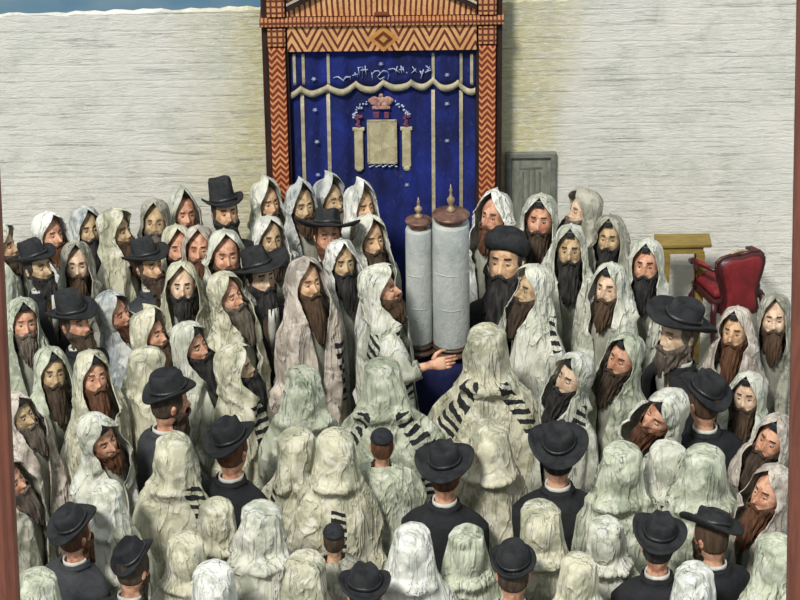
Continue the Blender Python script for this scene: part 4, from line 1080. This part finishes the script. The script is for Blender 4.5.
# ---- right half, back rows
P_(503, 266, 'Z', -16, 'broad black-bearded man in a round fur-edged hat just right of the torah scroll', beard='b', L=.20, skin=0, s=1.72, pitch=18, bw=2.5)
P_(488, 219, 'F', -32, 'worshipper with half-hidden reddish face under a tall white hood, directly behind the fur-edged hat', tint='W', beard='r', L=.12, skin=1, s=1.35, peak=.03)
P_(538, 223, 'F', -12, 'worshipper with squinting face and black beard, the tallest white hood right of the ark', tint='w', beard='d', L=.22, skin=1, s=1.4, tef=1)
P_(572, 213, 'F', -70, 'worshipper turned away in a dull taupe hood, rearmost at the right of the stone panel', tint='t', beard='g', L=.10, skin=3)
P_(569, 253, 'F', -8, 'olive-faced worshipper with broad black beard and striped shawl, right of the tallest hood', tint='w', beard='b', L=.24, skin=2, s=1.35, tef=1, bw=1.4, stripes=SL(.86, -.1, .08, .42, .9, 17, 0))
P_(522, 292, 'F', -62, 'lean-faced worshipper in profile in a wide white shawl, below the fur-edged hat', tint='w', beard='d', L=.22, skin=2, s=1.35, wide=1.35, stripes=SL(.45, .1, .05, .27, .46, 20, 2))
P_(607, 241, 'F', -14, 'grey-faced worshipper with dark beard and taupe hood, back row right of the olive-faced man', tint='t', beard='b', L=.14, skin=2, tef=1, s=1.25)
P_(604, 291, 'F', -28, 'worshipper with pink face and brown beard under a white hood, below the grey-faced man', tint='w', beard='n', L=.16, skin=3, s=1.32, tef=1)
P_(644, 268, 'F', -14, 'worshipper with wrinkled pink face and blue-black beard, nearest the mustard table', tint='w', beard='b', L=.20, skin=1, s=1.35, tef=1)
P_(676, 335, 'H', -58, 'large grey-bearded man in a wide black hat and open black coat, at right', beard='g', L=.10, br=0.175, ch=.10, skin=3, s=1.62, hat=(14, 6), open_=1, pitch=8)
P_(559, 378, 'F', -52, 'worshipper in profile with long blue-black beard, dark stripes on his shoulder', tint='w', beard='b', L=.26, skin=3, s=1.35, tef=1, roll=14, stripes=SL(.66, .1, .11, .27, .56, 20, 3))
P_(611, 360, 'F', -42, 'dark-bearded worshipper under a tall greenish hood, left of the large hatted man', tint='v', beard='d', L=.20, skin=1, s=1.35, tef=1, roll=12)
P_(648, 407, 'F', -52, 'worshipper with tilted ruddy face and thick brown beard, below the large hatted man', tint='w', beard='r', L=.20, skin=1, s=1.5, roll=30, bw=1.4, tef=1, pitch=4)
P_(704, 402, 'H', 208, 'man in curled black hat and black coat from behind, below the large hatted man', beard='n', L=.08, br=0.15, ch=.12, skin=1, s=1.35, hat=(14, -18), pitch=0)
P_(731, 335, 'F', -24, 'worshipper with long brown beard and bright pointed hood in front of the red armchair', tint='p', beard='r', L=.26, skin=0, s=1.28, tef=1)
P_(773, 322, 'F', -8, 'worshipper with tawny beard in a dull shawl, right of the armchair beside the frame rail', tint='t', beard='n', L=.18, skin=3, s=1.28)
P_(743, 400, 'F', -22, 'worshipper with faded face and pale brown beard, right of the curled black hat', tint='w', beard='n', L=.22, skin=3, s=1.25, tef=1)
P_(758, 440, 'F', -38, 'worshipper with long dark face and tefillin box, second lowest by the right rail', tint='p', beard='d', L=.24, skin=1, s=1.35, tef=1, roll=18)
P_(756, 494, 'F', -50, 'reddish-bearded worshipper deep in a pinkish hood, lowest face by the right rail', tint='p', beard='r', L=.24, skin=1, s=1.4, roll=10)
# ---- centre and front rows
P_(487, 356, 'B', 180, 'worshipper from behind in a square white hood with fanned stripes, directly below the scroll', tint='c', s=1.5, wide=1.25, stripes=((-.16, -.30, .075, .26, .95, 17, 3), (.16, .32, .10, .26, .75, 17, 5)))
P_(489, 450, 'B', 186, 'worshipper from behind in a rounded pale yellow shawl, right of the central black hat', tint='c', s=1.35, wide=1.0, crisp=1.3)
P_(558, 457, 'H', 180, 'man in broad black hat and black coat seen squarely from behind, right of centre', beard='b', L=.02, br=0.16, ch=.12, skin=1, s=1.42, hat=(13, 0), pitch=-2)
P_(445, 474, 'H', 172, 'man in round black hat with red-brown neck and black coat from behind, the central hat', beard='r', L=.03, br=0.165, ch=.12, skin=1, s=1.35, hat=(6, 4), pitch=-2)
P_(76, 534, 'H', 140, 'man in small-crowned black hat with brown beard, lowest hat at the left', beard='r', L=.15, br=0.145, ch=.115, skin=1, s=1.25, hat=(16, 12), mat='coatg', pitch=4)
P_(131, 570, 'H', 146, 'man in steeply tilted black hat shown crown-first, front row at left', beard='d', L=.18, br=0.13, ch=.11, skin=1, s=1.25, hat=(26, 26), mat='coatg', pitch=-10)
P_(173, 462, 'B', 160, 'worshipper from behind in a cream shawl with curving black stripes down one side', tint='c', s=1.3, wide=1.1, stripes=((-.50, .22, .11, .27, 1.0, 19, 3),))
P_(24, 478, 'F', 62, 'gaunt worshipper with long pinkish beard leaning beside the left frame rail, second lowest', tint='t', beard='g', L=.24, skin=1, s=1.25, roll=-18, tef=1)
P_(217, 526, 'B', 176, 'worshipper from behind in a rumpled cream hood, below the pinched-crown hat', tint='c', s=1.2, wide=.95, crisp=1.4)
P_(262, 534, 'B', 184, 'worshipper from behind in a plain cream shawl, left of the small dark skullcap', tint='w', s=1.4, wide=1.15, crisp=1.3)
P_(334, 540, 'K', 180, 'slim man in a dark skullcap with a thin bare neck, front row', tint='t', s=.9, beard='d', wide=1.3)
P_(365, 598, 'H', 180, 'man whose dented black hat only just shows at the bottom, right of the small skullcap', beard='d', L=.02, br=0.14, ch=.115, skin=1, s=1.3, hat=(4, 0), pitch=-6)
P_(412, 556, 'B', 170, 'worshipper from behind in a long white shawl with straight sharp folds, front row centre', tint='W', s=1.35, wide=1.1, crisp=1.5, stripes=((-.12, .0, .035, .48, 1.1, 22, 3),))
P_(468, 556, 'B', 186, 'worshipper from behind in a greenish white shawl, left of the bowler-like hat', tint='v', s=1.3, wide=1.0, crisp=1.4)
P_(540, 532, 'B', 184, 'worshipper from behind in a bright cream shawl, right of the bowler-like hat', tint='c', s=1.35, wide=1.0, crisp=1.4)
P_(513, 575, 'H', 180, 'man in round bowler-like black hat and grey coat from behind, front row', beard='d', L=.02, br=.125, ch=.13, skin=1, s=1.32, hat=(14, 0), style='round', mat='coatg', pitch=-6)
P_(658, 546, 'H', 176, 'man in curled-brim black hat and broad black coat, front row at right', beard='b', L=.03, br=0.15, ch=.115, skin=1, s=1.32, hat=(10, -10), pitch=-4)
P_(712, 537, 'H', 218, 'man in slanting black hat bending his reddish face, front row at right', beard='n', L=.08, br=0.165, ch=.095, skin=1, s=1.32, hat=(-6, -26), pitch=-4)
P_(606, 545, 'B', 180, 'worshipper from behind in a crumpled white hood, left of the curled-brim hat', tint='w', s=1.2, wide=1.05, crisp=1.5)
P_(622, 474, 'B', 182, 'worshipper from behind in a tall greenish cream hood, above the crumpled white one', tint='v', s=1.4, wide=1.1)
P_(694, 594, 'B', 178, 'worshipper from behind, bluish white hood tip at the bottom between two black coats', tint='W', s=1.3, wide=.9, crisp=1.3)
P_(776, 566, 'B', 190, 'worshipper from behind in a pale greenish hood at the bottom beside the right rail', tint='v', s=1.35, wide=1.1, crisp=1.4)
P_(38, 600, 'B', 172, 'worshipper from behind in a pale green hood at the bottom beside the left rail', tint='v', s=1.3, wide=1.1, crisp=1.3)
P_(704, 478, 'B', 184, 'worshipper from behind in a smooth greenish hood, below the curled black hat', tint='v', s=1.45, wide=1.05)
P_(214, 594, 'B', 178, 'worshipper from behind, bluish white hood at the bottom, second from the steeply tilted hat', tint='W', s=1.35, wide=1.1, crisp=1.3)
P_(578, 582, 'B', 182, 'worshipper from behind in a rounded cream hood, bottom row between bowler and curled-brim hat', tint='c', s=1.2, wide=.95, crisp=1.3)
P_(306, 582, 'B', 176, 'worshipper from behind in an olive-tinted cream hood, bottom row left of the small skullcap', tint='c', s=1.3, wide=1.05, crisp=1.3)
P_(186, 562, 'B', 174, 'worshipper from behind in a cream hood, first to the right of the steeply tilted hat', tint='c', s=1.25, wide=1.0, crisp=1.3)
P_(106, 508, 'B', 168, 'worshipper from behind in a light hood with torn-looking folds, right of the small-crowned hat', tint='w', s=1.2, wide=1.15, crisp=1.5)
P_(668, 470, 'B', 196, 'worshipper from behind in a long white shawl running down between two greenish hoods', tint='w', s=1.3, wide=.9, crisp=1.2)
P_(145, 372, 'B', 120, 'worshipper in a full cream shawl turned to the scroll, directly above the dented hat', tint='c', s=1.2, wide=1.05)

# ---- where each stands: on the sight line of his head, at a height that keeps him clear of his neighbours
H0 = 1.66
rr = random.Random(2)
PEOPLE = [((a[0] - (7 * math.sin(math.radians(a[3])) if a[2] in 'FR' and abs(a[3]) < 100 else 0),) + tuple(a[1:]), k) for a, k in PEOPLE]
def loc_for(i, h): p = at(PEOPLE[i][0][0], PEOPLE[i][0][1], z=h); return p[0], p[1]
cand = [round(1.53 + .02 * k, 3) for k in range(14)]
locs = [[loc_for(i, c) for c in cand] for i in range(len(PEOPLE))]
sel = [7] * len(PEOPLE)
def cost(i, c):
    x, y = locs[i][c]; e = 0.0
    if y > -.52: e += (y + .52) ** 2 * 400
    e += abs(cand[c] - 1.66) * .05
    for j in range(len(PEOPLE)):
        if j == i: continue
        X, Y = locs[j][sel[j]]; d = math.hypot((x - X), (y - Y) * 1.25)
        if d < .46: e += (.46 - d) ** 2 * 12
        # keep the painter's order: lower in the picture stands nearer
        dv = PEOPLE[i][0][1] - PEOPLE[j][0][1]; du = abs(PEOPLE[i][0][0] - PEOPLE[j][0][0])
        if du < 60 and abs(dv) > 6:
            if dv > 0 and y > Y - .08: e += (y - Y + .08) ** 2 * 30
            if dv < 0 and y < Y + .08: e += (Y + .08 - y) ** 2 * 30
    X, Y = p0[0], YT
    if abs(x - X) < .62 and abs(y - Y) < .42: e += ((.42 - abs(y - Y))) ** 2 * 10
    return e
for it in range(8):
    ordr = list(range(len(PEOPLE))); rr.shuffle(ordr)
    for i in ordr: sel[i] = min(range(len(cand)), key=lambda c: cost(i, c))

def reader_arm(h, hs):
    """a forearm and open hand reaching to the foot of the scroll (local frame: front is -Y)"""
    def f(mb_):
        sh = np.array([-.17, .02, h - .30]); el = np.array([-.20, -.16, h - .60]); wr = np.array([-.16, -.36, h - .545])
        mb_.tube([sh * .5 + el * .5, sh * .2 + el * .8, el], [.045, .045, .043], 14, 0); mb_.ball(el, .044, 12, 0)
        mb_.tube([el, el * .5 + wr * .5, wr, wr + [.0, -.03, .008]], [.043, .040, .029, .030], 14, 0)
        # palm
        d = np.array([.08, -.98, .20]); d /= np.linalg.norm(d); side = np.array([.35, .0, .93]); side -= d * (side @ d); side /= np.linalg.norm(side); up = np.cross(d, side)
        k_ = 1.25
        mb_.tube([wr, wr + d * .03 * k_, wr + d * .075 * k_, wr + d * .095 * k_], [.028, .036 * k_, .040 * k_, .034 * k_], 14, 0, flat=.42) if False else None
        V = []; n = 16
        for (s_, wd, th_) in ((-.01, .026, .024), (.02, .033, .020), (.055, .041, .018), (.085, .042, .016), (.098, .036, .012)):
            for k in range(n):
                a = 2 * PI * k / n; V.append(wr + d * s_ * k_ + side * wd * k_ * math.cos(a) + up * th_ * k_ * math.sin(a))
        mb_.add(V, grid_faces(5, n) + [tuple(range(n))[::-1], tuple(4 * n + k for k in range(n))], 0)
        for q, (off, L, bend) in enumerate(((.030, .078, .10), (.010, .088, .22), (-.011, .080, .42), (-.030, .062, .62))):
            b_ = wr + d * .085 * k_ + side * off * k_; pts = [b_ - d * .02]; cur = b_; ang = bend * .4; r_ = .0098 * k_
            for seg, fr_ in enumerate((.42, .32, .26)):
                dd = d * math.cos(ang) - up * math.sin(ang) + side * off * 1.2; dd /= np.linalg.norm(dd)
                cur = cur + dd * L * k_ * fr_; pts.append(cur); ang += bend
            mb_.tube(pts, [r_, r_ * .98, r_ * .9, r_ * .7], 10, 0); mb_.ball(pts[-1], r_ * .72, 8, 0)
        tb_ = wr + d * .025 * k_ + side * .030 * k_
        t1 = tb_ + (d * .55 + side * .75 - up * .2) * .045 * k_; t2 = t1 + (d * .9 + side * .35 - up * .2) * .036 * k_; t3 = t2 + (d * 1 + side * .05) * .022 * k_
        mb_.tube([tb_, t1, t2, t3], [.016 * k_, .012 * k_, .0105 * k_, .008 * k_], 10, 0); mb_.ball(t3, .008 * k_, 8, 0)
    return f

for i, (a_, kw) in enumerate(PEOPLE):
    u, v, kind, yaw, label = a_
    h = cand[sel[i]]; x, y = locs[i][sel[i]]
    hs = kw.get('s', 1.25) * (.92 if kind == 'B' else .98)
    g = {'F': 'worshippers in hooded prayer shawls, faces showing', 'B': 'worshippers in prayer shawls seen from behind', 'H': 'men in black hats', 'K': 'men in skullcaps', 'Z': None, 'R': None}[kind]
    t = thing('person', label, 'person', (x, y, 0), math.radians(yaw), g)
    dp = 16 if kind in 'FR' else (18 if kind == 'H' and abs(yaw) < 90 else 0)
    pr = (math.radians(kw.get('pitch', dp)), math.radians(kw.get('roll', 0)), 0)
    face = abs((yaw + 180) % 360 - 180) < 150 and kind != 'B' and kind != 'K'
    skin = SK[kw.get('skin', 0)]; hair = HR[kw.get('beard', 'd')]
    hsb = hs
    arms = reader_arm(h, hs) if kind == 'R' else None
    make_body('body', h, hs * (.93 if kind == 'B' else 1), pr, skin, hair, t, face, arms=arms, seed=i, build=.70 if kind == 'B' else .86)
    if face and kw.get('L', 0) > .025: make_beard(h, hs, pr, kw['L'] * .88, hair, t, i, kw.get('bw', 1.0))
    if kind in 'FBR':
        wd = kw.get('wide', 1.0) * (1.14 if kind == 'B' else .92)
        make_shawl(h, hs, pr, shawl_mat(kw['tint'], kw.get('stripes')), t, i * 7 + 1, kind == 'B', wd, kw.get('peak', .012), kw.get('crisp', 1.0), kw.get('opn', 1.0) * (1.05 if abs(yaw) < 40 or kind == 'B' else 1.36), fwd=kw.get('fwd', 0))
        if kw.get('tef'): make_tefillin(h, hs, pr, t)
        if face: make_robe(h, hs, pr, M['robe'], t)
    if kind == 'R':
        m = MB(); sh = np.array([-.17, .0, h - .30]); el = np.array([-.215, -.17, h - .60]); wr = np.array([-.175, -.28, h - .575])
        m.tube([sh, (sh + el) / 2, el, (el + wr) / 2, wr], [.10, .105, .10, .085, .075], 18); sl = m.build('shawl_sleeve', shawl_mat('w', None), t, True)
    if kind == 'K':
        make_hair(h, hs, pr, hair, t); make_kippah(h, hs, pr, t)
        make_shawl(h, hs, pr, CM[kw['tint']], t, i * 7 + 1, True, kw.get('wide', 1.0), hood=False)
    if kind == 'H':
        L_ = kw.get('hat', (0, 0))
        make_coat(h, hs, pr, M[kw.get('mat', 'coat')], t, i, kw.get('wide', 1.0) * 1.0)
        make_shirt(h, hs, pr, t, abs(yaw) < 100)
        make_hair(h, hs, pr, hair, t)
        make_hat(h, hs, pr, t, i, kw.get('br', .18) * .97, kw.get('ch', .115) * (.88 if abs(yaw) > 100 else 1), (math.radians(L_[0]), math.radians(L_[1])), style=kw.get('style', 'fedora'))
    if kind == 'Z':
        make_coat(h, hs, pr, M['coat'], t, i, .85); make_shirt(h, hs, pr, t, True); make_hair(h, hs, pr, hair, t)
        make_hat(h, hs, pr, t, i, style='fur', tilt=(math.radians(16), math.radians(4)), dz=-.008)
